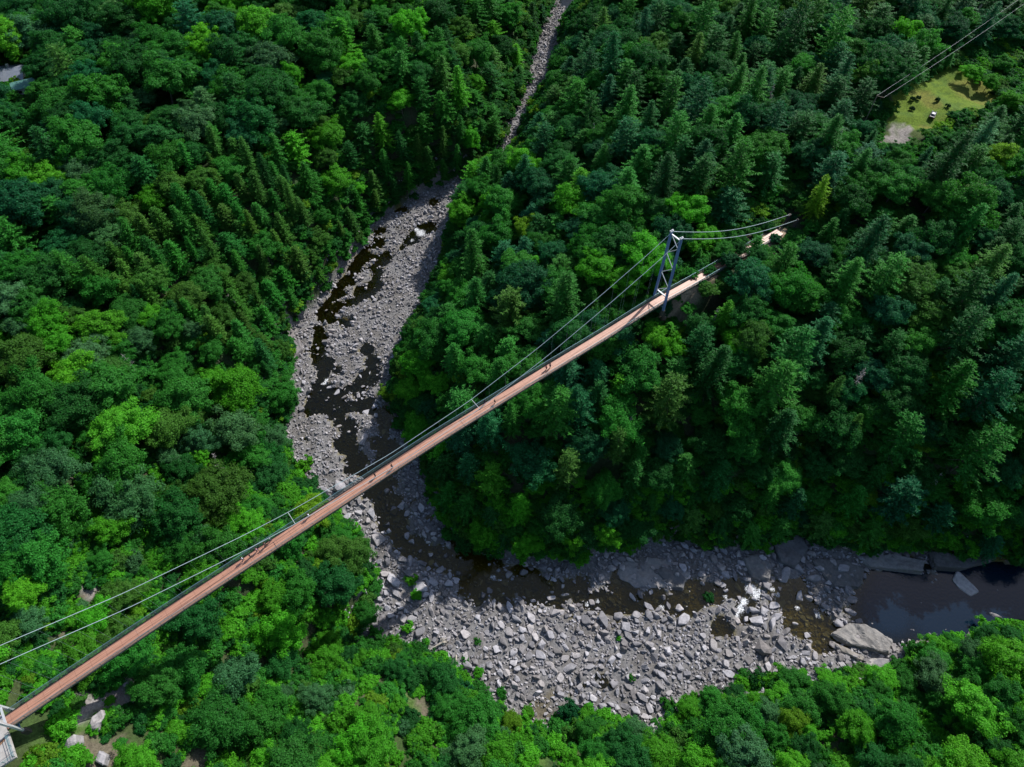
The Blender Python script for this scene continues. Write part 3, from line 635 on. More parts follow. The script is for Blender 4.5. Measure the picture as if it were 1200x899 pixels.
# ------------------------------------------------------------------ instancing as one stuff object
def scatter(name, label, cat, P, rot, scl, pid, tint, protos):
    me = bpy.data.meshes.new(name)
    P = np.asarray(P, np.float32); me.vertices.add(len(P)); me.vertices.foreach_set('co', P.ravel())
    for an, typ, arr in (('rot', 'FLOAT_VECTOR', rot), ('scl', 'FLOAT_VECTOR', scl), ('pid', 'INT', pid), ('tint', 'FLOAT_VECTOR', tint)):
        a = me.attributes.new(an, typ, 'POINT'); a.data.foreach_set('vector' if typ == 'FLOAT_VECTOR' else 'value', np.asarray(arr, np.int32 if typ == 'INT' else np.float32).ravel())
    o = link(name, me); tag(o, label, cat, kind='stuff')
    ng = bpy.data.node_groups.new(name+'_spread', 'GeometryNodeTree')
    ng.interface.new_socket('Geometry', in_out='INPUT', socket_type='NodeSocketGeometry'); ng.interface.new_socket('Geometry', in_out='OUTPUT', socket_type='NodeSocketGeometry')
    n = ng.nodes; L = ng.links
    gi = n.new('NodeGroupInput'); go = n.new('NodeGroupOutput'); jo = n.new('GeometryNodeJoinGeometry')
    def attr(nm, dt):
        a = n.new('GeometryNodeInputNamedAttribute'); a.data_type = dt; a.inputs['Name'].default_value = nm; return a.outputs['Attribute']
    ar = attr('rot', 'FLOAT_VECTOR'); asx = attr('scl', 'FLOAT_VECTOR'); ap = attr('pid', 'INT')
    e2r = n.new('FunctionNodeEulerToRotation'); L.new(ar, e2r.inputs[0])
    for i, obs in enumerate(protos):
        cmpn = n.new('FunctionNodeCompare'); cmpn.data_type = 'INT'; cmpn.operation = 'EQUAL'
        ints = [s for s in cmpn.inputs if s.type == 'INT']; L.new(ap, ints[0]); ints[1].default_value = i
        ip = n.new('GeometryNodeInstanceOnPoints'); L.new(gi.outputs[0], ip.inputs['Points']); L.new(cmpn.outputs[0], ip.inputs['Selection'])
        L.new(e2r.outputs[0], ip.inputs['Rotation']); L.new(asx, ip.inputs['Scale'])
        jj = n.new('GeometryNodeJoinGeometry')
        for ob in obs:
            oi = n.new('GeometryNodeObjectInfo'); oi.inputs['Object'].default_value = ob; oi.transform_space = 'ORIGINAL'; L.new(oi.outputs['Geometry'], jj.inputs[0])
        L.new(jj.outputs[0], ip.inputs['Instance']); L.new(ip.outputs[0], jo.inputs[0])
    L.new(jo.outputs[0], go.inputs[0])
    md = o.modifiers.new('spread', 'NODES'); md.node_group = ng
    return o

# ------------------------------------------------------------------ labels
MARKS = [(783, 312, 'the steel tower'), (493, 275, 'the white falls'), (1093, 135, 'the parked car'), (25, 100, 'the roofs'), (8, 850, 'the near bridge end'), (558, 472, 'the white cable spreader'), (362, 600, 'the lone walker in white'), (1080, 700, 'the dark pool'),
         (1010, 748, 'the giant slab'), (667, 834, 'the round bush'), (515, 755, 'the driftwood root'), (300, 645, 'the group of walkers'), (642, 430, 'the walking pair'), (910, 270, 'the far deck end'), (1050, 165, 'the gravel pad'), (630, 90, 'the upstream stone bar'), (1130, 85, 'the grassy clearing'),
         (1005, 450, 'the bare grey tree'), (265, 345, 'the fallen grey trunk'), (120, 845, 'the rock ledges'), (880, 700, 'the sparkling rapids'), (780, 670, 'the shaded bedrock'), (240, 560, 'the bare bank patch'), (75, 298, 'the pale gravel gap'), (200, 146, 'the pale rock gap'), (965, 226, 'the yellow-green conifer'),
         (612, 270, 'the yellow-green round tree'), (694, 250, 'the small yellow tree'), (480, 455, 'the bright riverside trees'), (668, 545, 'the tall olive pine'), (708, 625, 'the bright bank tree'), (110, 240, 'the big grey-green tree'), (450, 550, 'the mid-bridge walkers'), (1175, 187, 'the yellow-green crown'), (245, 46, 'the upper rock gap'), (852, 372, 'the bright green conifer'), (1130, 685, 'the pointed pool boulder')]
ORD = ['', '', 'second', 'third', 'fourth', 'fifth', 'sixth', 'seventh', 'eighth', 'ninth', 'tenth', 'eleventh', 'twelfth', 'thirteenth', 'fourteenth', 'fifteenth', 'sixteenth', 'seventeenth', 'eighteenth', 'nineteenth', 'twentieth']
def label_all(items, noun):
    """items: list of (px, py, words) -> one label each, by look, then by the nearest landmark"""
    rows = []
    for px, py, wd in items:
        d = [math.hypot(px-m[0], py-m[1]) for m in MARKS]; k = int(np.argmin(d)); m = MARKS[k]
        a = math.degrees(math.atan2(m[1]-py, px-m[0])) % 360
        dr = ['right of', 'above and right of', 'above', 'above and left of', 'left of', 'below and left of', 'below', 'below and right of'][int(((a+22.5) % 360)//45)]
        rows.append((wd, dr, m[2], d[k]))
    seen = {}
    order = sorted(range(len(rows)), key=lambda i: rows[i][3]); out = [None]*len(rows)
    for i in order:
        wd, dr, mk, _ = rows[i]; key = (wd, dr, mk); seen[key] = seen.get(key, 0)+1; c = seen[key]
        base = f'{wd} {noun} {dr} {mk}'.strip()
        out[i] = base+(f', {ORD[min(c, 20)]} nearest' if c > 1 else '')
    tot = {}
    for i in order:
        k = rows[i][:3]
        if seen[k] > 1 and not out[i].endswith('nearest'): out[i] += ', the nearest'
    return out

# ------------------------------------------------------------------ place the trees
NAMES = {'broad': ('broadleaf_tree', 'broadleaf tree', 'broadleaf trees of the gorge'), 'conifer': ('conifer_tree', 'conifer', 'pointed conifers of the gorge'), 'pine': ('pine_tree', 'pine', 'layered pines of the gorge'),
         'cedar': ('cedar_tree', 'cedar', 'slender cedars on the left bank'), 'shrub': ('shrub', 'shrub', 'shrubs on the open banks')}
for kind, protos in PROTO.items():
    ts = [t for t in trees if t['kind'] == kind]
    def size_key(t):
        inside = 0 <= t['px'] <= 1200 and 0 <= t['py'] <= 899
        return (0 if t['pin'] else 1, -(t['r']/t['w'])*(1 if inside else .0))
    ts.sort(key=size_key)
    inside = [t for t in ts if 0 <= t['px'] <= 1200 and 0 <= t['py'] <= 899]
    ind = inside[:300]; ids = set(id(t) for t in ind); rest = [t for t in ts if id(t) not in ids]
    Rc, h0 = DIM[kind]
    nm, cat, grp = NAMES[kind]
    def words_(t):
        sz = t['r']/Rc
        s = 'large' if sz > 1.0 else ('medium' if sz > .72 else 'small')
        return f'{s} {TWORD[t["tint"]]}'
    labs = label_all([(t['px'], t['py'], words_(t)) for t in ind], {'broad': 'round-crowned tree', 'conifer': 'pointed conifer', 'pine': 'layered pine', 'cedar': 'slender cedar', 'shrub': 'shrub'}[kind])
    firsts = [None]*len(protos)
    for i, t in enumerate(ind):
        k = i % len(protos) if i < len(protos) else rr_.randrange(len(protos))
        tn = np.array(TINT[t['tint']])*(.78+.44*rr_.random())*np.array([rr_.uniform(.85, 1.2), 1, rr_.uniform(.85, 1.2)])
        o = empty(nm, tuple(t['p']), rr_.uniform(0, 6.28)); tl = .13 if kind == 'broad' else .05
        o.rotation_euler = (rr_.gauss(0, tl), rr_.gauss(0, tl), o.rotation_euler[2])
        sx = t['r']/Rc; o.scale = (sx*rr_.uniform(.92, 1.08), sx*rr_.uniform(.92, 1.08), t['h']/h0)
        tag(o, labs[i], cat, grp)
        if firsts[k] is None:
            cr = link('crown', protos[k][0], o); tr = link('trunk', protos[k][1], o); firsts[k] = (cr, tr)
        else:
            cr = firsts[k][0].copy(); tr = firsts[k][1].copy()
            for q in (cr, tr): COL.objects.link(q); q.parent = o
        cr['tint'] = [float(v) for v in tn]
    if rest:
        P = np.array([t['p'] for t in rest]); n = len(rest)
        rot = rng.normal(0, .07, (n, 3)); rot[:, 2] = rng.uniform(0, 6.28, n)
        scl = np.array([[t['r']/Rc, t['r']/Rc, t['h']/h0] for t in rest])
        tint = np.array([TINT[t['tint']] for t in rest])*rng.uniform(.78, 1.2, (n, 1))
        scatter({'broad': 'broadleaf_woods', 'conifer': 'conifer_woods', 'pine': 'pine_woods', 'cedar': 'cedar_woods', 'shrub': 'shrubbery'}[kind], {'broad': 'small and outlying broadleaf trees filling the forest canopy', 'conifer': 'small and outlying conifers filling the forest canopy', 'pine': 'small and outlying pines filling the forest canopy', 'cedar': 'small and outlying cedars on the left slope', 'shrub': 'small scattered shrubs along the banks'}[kind],
                'woods', P, rot, scl, rng.integers(0, sum(f is not None for f in firsts), n), tint, [list(f) for f in firsts if f])
    PROTO[kind] = (protos, firsts)

# undergrowth: leafy ground cover between the trees
fir = [f for f in PROTO['shrub'][1] if f]
c = rng.uniform(0, 1, (110000, 4)); X = -290+c[:, 0]*580; Y = -15+c[:, 1]*430; Z = ground(X, Y); S_ = lookup(GSD, X, Y)
px, py, pw = proj(np.stack([X, Y, Z], 1))
ok = (S_ > -.3) & (px > -60) & (px < 1260) & (py > -60) & (py < 980) & ~in_poly(CLEAR_W, X, Y)
qs, qo = s_off(X, Y); ok &= ~((np.abs(qo) < 3.2) & (qs > 170) & (qs < 230)) & ~((qs > -16) & (qs < 3) & (np.abs(qo) < 7))
for p, r, k in BAREW: ok &= np.hypot(X-p[0], Y-p[1]) > r*(.9 if k != 'grass' else .5)*(.3+.9*c[:, 2])
dens = np.where(py > 560, .5, .4)*np.where((S_ < 11) & (py < 640), 2.2, 1); ok &= c[:, 3] < dens*np.clip(.35+1.3*vnoise(X, Y, 9, 33)+.5*(S_ < 6), 0, 1)
X, Y, Z, py = X[ok], Y[ok], Z[ok], py[ok]; n = len(X)
rot = np.zeros((n, 3)); rot[:, 2] = rng.uniform(0, 6.28, n); s = rng.uniform(.5, 1.55, n); scl = np.stack([s, s, s*rng.uniform(.5, 1, n)], 1)
names = np.array(['mid', 'bright', 'dark', 'yellow', 'olive']); tk = np.where((rng.random(n) < .45) & (py > 560), 1, rng.choice([0, 0, 2, 2, 4, 3], n, p=[.25, .2, .2, .15, .15, .05]))
tint = np.array([TINT[names[k]] for k in tk])*rng.uniform(.75, 1.15, (n, 1))
print('undergrowth', n)
scatter('undergrowth', 'leafy undergrowth covering the forest floor and open banks', 'undergrowth', np.stack([X, Y, Z-.1], 1), rot, scl, rng.integers(0, len(fir), n), tint, [[f[0]] for f in fir])

# ------------------------------------------------------------------ rocks
def rock_mat(name, c1, c2):
    m = bpy.data.materials.new(name); m.use_nodes = True
    n = m.node_tree.nodes; L = m.node_tree.links; p = n['Principled BSDF']; p.inputs['Roughness'].default_value = .8; p.inputs['Specular IOR Level'].default_value = .25
    g = n.new('ShaderNodeNewGeometry'); oi = n.new('ShaderNodeObjectInfo')
    t = n.new('ShaderNodeTexNoise'); t.inputs['Scale'].default_value = 1.1; t.inputs['Detail'].default_value = 8; t.inputs['Roughness'].default_value = .65; L.new(g.outputs['Position'], t.inputs['Vector'])
    r = n.new('ShaderNodeValToRGB'); r.color_ramp.elements[0].position = .3; r.color_ramp.elements[1].position = .68; r.color_ramp.elements[0].color = (*c1, 1); r.color_ramp.elements[1].color = (*c2, 1); L.new(t.outputs['Fac'], r.inputs[0])
    mr = n.new('ShaderNodeMapRange'); mr.inputs['To Min'].default_value = .45; mr.inputs['To Max'].default_value = 1.2; L.new(oi.outputs['Random'], mr.inputs['Value'])
    t3 = n.new('ShaderNodeTexNoise'); t3.inputs['Scale'].default_value = .09; t3.inputs['Detail'].default_value = 4; L.new(g.outputs['Position'], t3.inputs['Vector'])
    ad = n.new('ShaderNodeMath'); ad.operation = 'ADD'; L.new(t3.outputs['Fac'], ad.inputs[0])
    m5 = n.new('ShaderNodeMath'); m5.operation = 'MULTIPLY'; m5.inputs[1].default_value = .5; fx = n.new('ShaderNodeMath'); fx.operation = 'FRACT'; m6 = n.new('ShaderNodeMath'); m6.operation = 'MULTIPLY'; m6.inputs[1].default_value = 7.3
    L.new(oi.outputs['Random'], m6.inputs[0]); L.new(m6.outputs[0], fx.inputs[0]); L.new(fx.outputs[0], m5.inputs[0]); L.new(m5.outputs[0], ad.inputs[1])
    rt = n.new('ShaderNodeMapRange'); rt.inputs['From Min'].default_value = .62; rt.inputs['From Max'].default_value = .98; L.new(ad.outputs[0], rt.inputs['Value'])
    tn = n.new('ShaderNodeMix'); tn.data_type = 'RGBA'; tn.blend_type = 'MULTIPLY'; L.new(rt.outputs[0], tn.inputs['Factor']); L.new(r.outputs[0], tn.inputs['A']); tn.inputs['B'].default_value = (.96, .91, .84, 1)
    sc = n.new('ShaderNodeVectorMath'); sc.operation = 'SCALE'; L.new(tn.outputs['Result'], sc.inputs[0]); L.new(mr.outputs[0], sc.inputs['Scale']); L.new(sc.outputs[0], p.inputs['Base Color'])
    b = n.new('ShaderNodeBump'); b.inputs['Strength'].default_value = .6; b.inputs['Distance'].default_value = .15
    t2 = n.new('ShaderNodeTexNoise'); t2.inputs['Scale'].default_value = 4; t2.inputs['Detail'].default_value = 8; L.new(g.outputs['Position'], t2.inputs['Vector']); L.new(t2.outputs['Fac'], b.inputs['Height']); L.new(b.outputs[0], p.inputs['Normal'])
    return m
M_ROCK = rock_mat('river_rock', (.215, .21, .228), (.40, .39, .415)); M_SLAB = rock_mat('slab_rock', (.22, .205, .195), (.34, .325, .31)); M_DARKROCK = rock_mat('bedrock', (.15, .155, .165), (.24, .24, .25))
def hull_mesh(name, seed, sx, sy, sz, n, m, pts=None, bev=.06):
    r_ = random.Random(seed); bm = bmesh.new()
    if pts is None:
        for _ in range(n):
            a = r_.uniform(0, 6.283); q = r_.uniform(.72, 1); k = r_.choice((-1, 1, r_.uniform(-1, 1)))
            rr = 1-.28*abs(k)*r_.random()
            bm.verts.new((sx*q*rr*math.cos(a), sy*q*rr*math.sin(a), sz*k*r_.uniform(.75, 1)+.25*sx*sz*math.cos(a)*r_.uniform(.2, 1)))
    else:
        for p in pts: bm.verts.new(p)
    bmesh.ops.convex_hull(bm, input=list(bm.verts), use_existing_faces=False)
    loose = [v for v in bm.verts if not v.link_faces]
    bmesh.ops.delete(bm, geom=loose, context='VERTS')
    bmesh.ops.dissolve_limit(bm, angle_limit=R(14), verts=list(bm.verts), edges=list(bm.edges))
    if bev: bmesh.ops.bevel(bm, geom=list(bm.edges), offset=bev, segments=1, affect='EDGES', clamp_overlap=True)
    bmesh.ops.triangulate(bm, faces=list(bm.faces))
    me = bpy.data.meshes.new(name); bm.to_mesh(me); bm.free(); me.materials.append(m); return me
BOULD = [hull_mesh('boulder', 500+i, 1, random.Random(i).uniform(.42, .8), random.Random(i+50).uniform(.22, .42), 14, M_ROCK) for i in range(14)]
rocks = []; rcell = {}
def rock_ok(p, r, f=.8):
    i = int(p[0]//3); j = int(p[1]//3)
    for a in range(i-2, i+3):
        for b in range(j-2, j+3):
            for q in rcell.get((a, b), ()):
                if (q[0]-p[0])**2+(q[1]-p[1])**2 < (f*(q[2]+r))**2: return False
    return True
def add_rock(x, y, r, rz=None, asp=None, pin=None):
    z = float(height(np.array([x]), np.array([y]))[0]) if r > .7 else float(ground(x, y))
    rcell.setdefault((int(x//3), int(y//3)), []).append((x, y, r))
    X, Y, W = proj(np.array([x, y, z])); rocks.append(dict(x=x, y=y, z=z, r=r, rz=rz, px=float(X), py=float(Y), w=float(W), pin=pin))
# boulders one can point at: pixel, long radius m, image angle deg of the long axis
PINR = [(443, 631, 3.4, 70), (470, 655, 2.4, 20), (462, 680, 3.0, 40), (490, 688, 3.2, 20), (435, 600, 2.6, 60), (425, 618, 1.8, 0), (488, 706, 2.2, 0), (452, 672, 2.0, 0), (497, 697, 1.8, 0), (396, 568, 3.0, 10), (365, 567, 2.2, 0), (380, 575, 2.6, 30), (408, 605, 1.8, 0), (385, 588, 1.6, 0),
        (597, 712, 2.0, 80), (610, 704, 1.8, 60), (648, 718, 2.3, 0), (663, 698, 2.2, 0), (686, 726, 2.2, 60), (706, 724, 3.0, 70), (646, 700, 1.7, 0), (636, 755, 1.8, 120), (603, 763, 2.0, 110), (632, 767, 2.2, 30), (666, 782, 2.6, 0), (661, 745, 1.8, 30), (717, 774, 2.0, 120), (755, 797, 1.6, 0), (634, 800, 1.5, 60), (720, 800, 1.8, 90),
        (546, 744, 2.2, 30), (562, 752, 2.4, 110), (493, 740, 2.2, 140), (482, 725, 1.8, 0), (603, 777, 1.6, 0), (623, 754, 1.5, 60), (787, 735, 1.6, 0), (803, 724, 3.4, 140), (795, 712, 1.8, 0), (760, 738, 1.6, 130), (842, 715, 1.7, 130), (880, 689, 2.8, 130), (905, 709, 2.4, 0), (886, 727, 2.6, 20), (905, 731, 2.2, 120), (893, 757, 3.4, 30),
        (900, 745, 1.8, 0), (916, 752, 2.6, 70), (855, 767, 2.0, 60), (836, 755, 2.2, 90), (826, 757, 1.6, 110), (808, 768, 1.8, 60), (842, 748, 1.4, 0), (867, 756, 1.6, 90), (998, 703, 2.0, 0), (997, 717, 2.1, 30), (1021, 713, 1.8, 120), (1036, 725, 1.6, 150), (956, 678, 3.2, 0), (920, 673, 3.0, 120), (988, 666, 2.4, 0), (940, 722, 1.8, 80), (946, 731, 1.8, 100), (920, 740, 2.2, 150), (945, 765, 1.5, 0),
        (930, 770, 1.3, 0), (855, 790, 2.0, 30), (838, 815, 1.8, 0), (1030, 778, 3.2, 170), (1022, 795, 2.6, 175), (990, 752, 2.2, 150), (1165, 722, 2.4, 30), (1130, 685, 5.0, 60),
        (418, 430, 1.8, 0), (396, 460, 2.2, 150), (386, 453, 2.0, 0), (415, 480, 2.2, 10), (440, 475, 2.0, 120), (430, 482, 2.2, 90), (425, 515, 2.8, 110), (398, 500, 1.8, 0), (408, 505, 1.6, 0), (450, 505, 2.2, 90), (445, 560, 1.8, 0), (430, 545, 2, 120), (436, 430, 2.2, 0), (420, 325, 1.6, 0), (438, 305, 1.6, 0), (353, 478, 2.2, 80), (480, 300, 1.4, 0), (396, 370, 1.4, 0)]
for px, py, r, ang in PINR:
    p = march(px, py, .6); add_rock(p[0], p[1], r*.88, -R(ang), None, True)
c = rng.uniform(0, 1, (150000, 5)); X = -105+c[:, 0]*360; Y = 22+c[:, 1]*370; S_ = lookup(GSD, X, Y)
ok = (S_ < 3.5); X, Y, S_, c = X[ok], Y[ok], S_[ok], c[ok]
Zc = ground(X, Y); Zr = zriver(X, Y); px, py, pw = proj(np.stack([X, Y, Zc], 1))
ok = (px > -30) & (px < 1230) & (py > -40) & (py < 930); X, Y, S_, c, Zc, Zr, px, py = [q[ok] for q in (X, Y, S_, c, Zc, Zr, px, py)]
deep = np.zeros(len(X))
for cx, cyy, r in CHW:
    if r >= 8: deep = np.maximum(deep, smooth01(1.4-np.hypot(X-cx, Y-cyy)/r))
o_ = np.argsort(-c[:, 2]); nb = 0
small = []
dens_n = vnoise(X, Y, 10, 44)
for i in o_:
    wet = Zc[i] < Zr[i]-.2
    if deep[i] > .35: continue
    if S_[i] > 0 and c[i, 3] > .5: continue
    u = c[i, 2]**4
    big = 1.0 if py[i] > 590 else .62
    r = (.42+1.15*u)*big
    r *= .62+.85*dens_n[i]
    if py[i] < 200: r = max(r, .6)
    if wet and (c[i, 3] > (.85 if py[i] < 560 else .6) or r < .36): continue
    p = (X[i], Y[i])
    if not rock_ok(p, r, .62): continue
    add_rock(X[i], Y[i], r)
print('rocks', len(rocks))
ind = [q for q in rocks if q['pin']]; other = sorted([q for q in rocks if not q['pin']], key=lambda q: -q['r']/q['w'])
inside = [q for q in other if 0 < q['px'] < 1200 and 0 < q['py'] < 899]
ind = ind+inside[:300-len(ind)]; ids = set(id(q) for q in ind)
def rwords(q):
    s = 'big' if q['r'] > 1.9 else ('mid-sized' if q['r'] > 1.2 else 'small')
    wet = q['z'] < float(zriver(np.array([q['x']]), np.array([q['y']]))[0])
    return f'{s} grey {"wet" if wet else "dry"}'
labs = label_all([(q['px'], q['py'], rwords(q)) for q in ind], 'boulder')
for i, q in enumerate(ind):
    o = link('boulder', BOULD[rr_.randrange(len(BOULD))]); r = q['r']
    rz = q['rz'] if q['rz'] is not None else (rr_.gauss(-.85, .6) if rr_.random() < .6 else rr_.uniform(0, 6.28))
    o.location = (q['x'], q['y'], q['z']+.18*r); o.rotation_euler = (rr_.uniform(-.25, .25), rr_.uniform(-.25, .25), rz); o.scale = (r*1.2, r*1.2*rr_.uniform(.8, 1.1), r*rr_.uniform(.8, 1.2))
    tag(o, labs[i], 'boulder', 'boulders of the river bed')
rest = [q for q in rocks if id(q) not in ids]; n = len(rest)
protos_r = []
seenm = {}
for o in list(COL.objects):
    if o.name.startswith('boulder') and o.data.name not in seenm: seenm[o.data.name] = 1; protos_r.append([o])
rot = rng.uniform(-.35, .35, (n, 3)); rot[:, 2] = rng.uniform(0, 6.28, n)
rv = np.array([q['r'] for q in rest])*1.18; scl = np.stack([rv, rv*rng.uniform(.75, 1.15, n), rv*rng.uniform(.8, 1.4, n)], 1)
c = rng.uniform(0, 1, (150000, 4)); X = -105+c[:, 0]*360; Y = 22+c[:, 1]*370; S_ = lookup(GSD, X, Y); Zc = ground(X, Y); Zr = zriver(X, Y); px, py, pw = proj(np.stack([X, Y, Zc], 1))
dn = vnoise(X, Y, 4, 71)
ok = (S_ < 1.5) & (px > -30) & (px < 1230) & (py > -40) & (py < 930) & ((Zc > Zr-.1) | (c[:, 2] < np.where(py < 540, .6, .28))) & (c[:, 3] < .35+.9*dn)
X, Y, Zc, dn, c2 = X[ok], Y[ok], Zc[ok], dn[ok], c[ok, 2]; n2 = len(X)
rest = rest+[dict(x=x_, y=y_, z=z_, r=r_) for x_, y_, z_, r_ in zip(X, Y, Zc, .26+.40*rng.random(n2)**2)]; n = len(rest)
rot = rng.uniform(-.5, .5, (n, 3)); rot[:, 2] = np.where(rng.random(n) < .6, rng.normal(-.85, .5, n), rng.uniform(0, 6.28, n))
rv = np.array([q['r'] for q in rest])*1.2; scl = np.stack([rv, rv*rng.uniform(.75, 1.15, n), rv*rng.uniform(1.0, 2.0, n)], 1)
print('stones', n)
scatter('river_stones', 'loose grey stones and cobbles covering the river bed', 'stones', np.array([[q['x'], q['y'], q['z']+.26*q['r']] for q in rest]), rot, scl, rng.integers(0, len(protos_r), n), np.full((n, 3), .3), protos_r)
# giant slab, bedrock plates, bank ledges
def px_slab(name, poly, thick, m, label, cat, tilt=(0, 0), lift=.3, sink=1.0):
    """a rock plate with the plan of an outline on the bed, given real thickness"""
    pts = [march(px, py) for px, py in poly]; c_ = np.mean(pts, axis=0); r_ = random.Random(len(poly)*7+int(poly[0][0]))
    top = []; bot = []
    for p in pts:
        d = p-c_; z = d[0]*tilt[0]+d[1]*tilt[1]
        top.append((d[0]*.94, d[1]*.94, thick+z+r_.uniform(-.15, .15))); bot.append((d[0]*1.06, d[1]*1.06, -sink))
    me = hull_mesh(name, 1, 1, 1, 1, 1, m, pts=top+bot, bev=.25)
    bm = bmesh.new(); bm.from_mesh(me)
    for _ in range(4):
        big = [e for e in bm.edges if e.calc_length() > .8]
        if big: bmesh.ops.subdivide_edges(bm, edges=big, cuts=1)
        bmesh.ops.triangulate(bm, faces=list(bm.faces))
    V = np.array([v.co[:] for v in bm.verts]); wx = V[:, 0]+c_[0]; wy = V[:, 1]+c_[1]
    nz = (vnoise(wx, wy, 3.1, 81)-.5)*1.3+(vnoise(wx, wy, 1.1, 82)-.5)*.6
    st = np.floor((vnoise(wx+wy*.4, wy*.3, 1.9, 83))*4)/4*.55-.25
    ex = (vnoise(V[:, 2]*3+wx, wy, 1.6, 84)-.5)*.9
    for v, a_, b_, e_ in zip(bm.verts, nz, st, ex):
        k = 1 if v.co.z > .1 else .2
        v.co.z += (a_*.55+b_)*k*min(1.3, .35+thick*.8); v.co.x *= 1+e_*.16; v.co.y *= 1+e_*.16
    bm.to_mesh(me); bm.free()
    o = link(name, me, None, (c_[0], c_[1], c_[2]+lift)); return tag(o, label, cat)
px_slab('rock_slab', [(972, 745), (995, 730), (1010, 733), (1030, 745), (1042, 752), (1040, 768), (1015, 764), (990, 757)], 1.7, M_SLAB, 'giant tan slab sloping out of the river beside the dark pool', 'rock slab', (.03, -.12))
px_slab('rock_slab', [(972, 752), (990, 760), (1012, 770), (1010, 776), (985, 765)], .5, M_SLAB, 'long thin rock ledge just below the giant tan slab', 'rock slab')
px_slab('rock_slab', [(1010, 777), (1022, 772), (1040, 776), (1043, 782), (1030, 787), (1012, 784)], 1.0, M_SLAB, 'smooth pale rock below the giant slab at the bushes', 'rock slab')
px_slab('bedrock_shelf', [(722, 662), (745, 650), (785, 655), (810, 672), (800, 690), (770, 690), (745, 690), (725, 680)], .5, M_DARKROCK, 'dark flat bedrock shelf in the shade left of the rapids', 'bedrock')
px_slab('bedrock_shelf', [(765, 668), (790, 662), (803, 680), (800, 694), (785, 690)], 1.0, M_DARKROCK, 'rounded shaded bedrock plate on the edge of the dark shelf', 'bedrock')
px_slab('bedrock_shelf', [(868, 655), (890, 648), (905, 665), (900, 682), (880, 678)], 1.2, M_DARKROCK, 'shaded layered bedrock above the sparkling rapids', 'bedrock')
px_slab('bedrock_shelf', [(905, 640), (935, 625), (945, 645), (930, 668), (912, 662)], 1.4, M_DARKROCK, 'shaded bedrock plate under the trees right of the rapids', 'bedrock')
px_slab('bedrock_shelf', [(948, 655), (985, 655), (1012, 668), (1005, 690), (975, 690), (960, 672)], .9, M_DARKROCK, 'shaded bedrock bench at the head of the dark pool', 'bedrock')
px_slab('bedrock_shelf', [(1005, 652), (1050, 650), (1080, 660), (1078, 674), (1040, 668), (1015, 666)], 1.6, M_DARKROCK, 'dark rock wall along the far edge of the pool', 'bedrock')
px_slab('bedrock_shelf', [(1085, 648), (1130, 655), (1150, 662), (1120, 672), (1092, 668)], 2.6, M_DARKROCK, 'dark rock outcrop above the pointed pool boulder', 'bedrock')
px_slab('bedrock_shelf', [(334, 418), (342, 404), (352, 400), (356, 412), (346, 424)], .9, M_ROCK, 'small layered rock shelf on the left edge of the upper river', 'bedrock')
px_slab('rock_ledge', [(105, 858), (112, 842), (128, 834), (132, 842), (120, 858)], 2.0, M_ROCK, 'upper grey rock ledge right of the near bridge end', 'rock ledge', (.05, .1))
px_slab('rock_ledge', [(130, 836), (142, 828), (150, 838), (140, 846)], 1.6, M_ROCK, 'small grey rock ledge nearest to the deck shadow', 'rock ledge')
px_slab('rock_ledge', [(78, 880), (84, 868), (98, 862), (100, 872), (88, 884)], 1.6, M_ROCK, 'lower left grey rock ledge among grass', 'rock ledge')
px_slab('rock_ledge', [(112, 892), (120, 880), (130, 886), (126, 899)], 1.2, M_ROCK, 'lowest grey rock ledge at the bottom edge', 'rock ledge')
px_slab('rock_ledge', [(140, 802), (150, 793), (158, 800), (152, 808)], 1.2, M_ROCK, 'grey rock poking out of bushes below the deck', 'rock ledge')

# deadwood
def dead_tree(name, p, h, spread, lean, label, n=40, fallen=False, m=M_DEAD):
    r_ = random.Random(int(h*10)); mb = MB(); ax = np.array([lean[0], lean[1], 1.0]); ax /= np.linalg.norm(ax)
    if fallen: ax = np.array([lean[0], lean[1], .12]); ax /= np.linalg.norm(ax)
    mb.tube([ax*h*t for t in (-.05, .3, .6, 1)], [.26, .2, .14, .03], 7)
    for k in range(n):
        t = r_.uniform(.3, .98); a = r_.uniform(0, 6.28); L_ = spread*(1.1-t)*r_.uniform(.6, 1.1)+.3; s = ax*h*t
        d = np.array([math.cos(a), math.sin(a), r_.uniform(.0, .5)])
        if fallen: d[2] = abs(d[2])*.7
        mid = s+d*L_*.5+np.array([0, 0, .1]); end = s+d*L_; mb.tube([s, mid, end], [.07, .05, .02], 4)
        for q in range(3): mb.tube([mid, mid+np.array([r_.uniform(-1, 1), r_.uniform(-1, 1), r_.uniform(-.2, .6)])*L_*.35], [.035, .012], 3)
    o = mb.build(name, m); o.location = tuple(p); return tag(o, label, 'dead tree')
dead_tree('dead_tree', march(1005, 448, 11), 16, 3.2, (.02, .05), 'bare grey dead tree standing among green conifers', 60)
SNAG = [(590, 168), (985, 160), (1150, 15), (320, 375), (250, 545), (905, 110), (735, 498), (1100, 560), (150, 420), (40, 20), (838, 375), (700, 160)]
SN = label_all([(x_, y_, 'bare grey') for x_, y_ in SNAG], 'dead tree')
for (x_, y_), lb in zip(SNAG, SN):
    q = march(x_, y_, 8); hh = 9+4*rr_.random(); dead_tree('dead_tree', q, hh, 1.9, (rr_.uniform(-.12, .12), rr_.uniform(-.12, .12)), lb, 30)['group'] = 'dead trees among the forest'
p = march(262, 338, 6); p = p+np.array([0, 0, 5.]); dead_tree('fallen_tree', p, 8, 1.6, (.62, -.75), 'grey leafless tree lying across the left slope', 26, True)
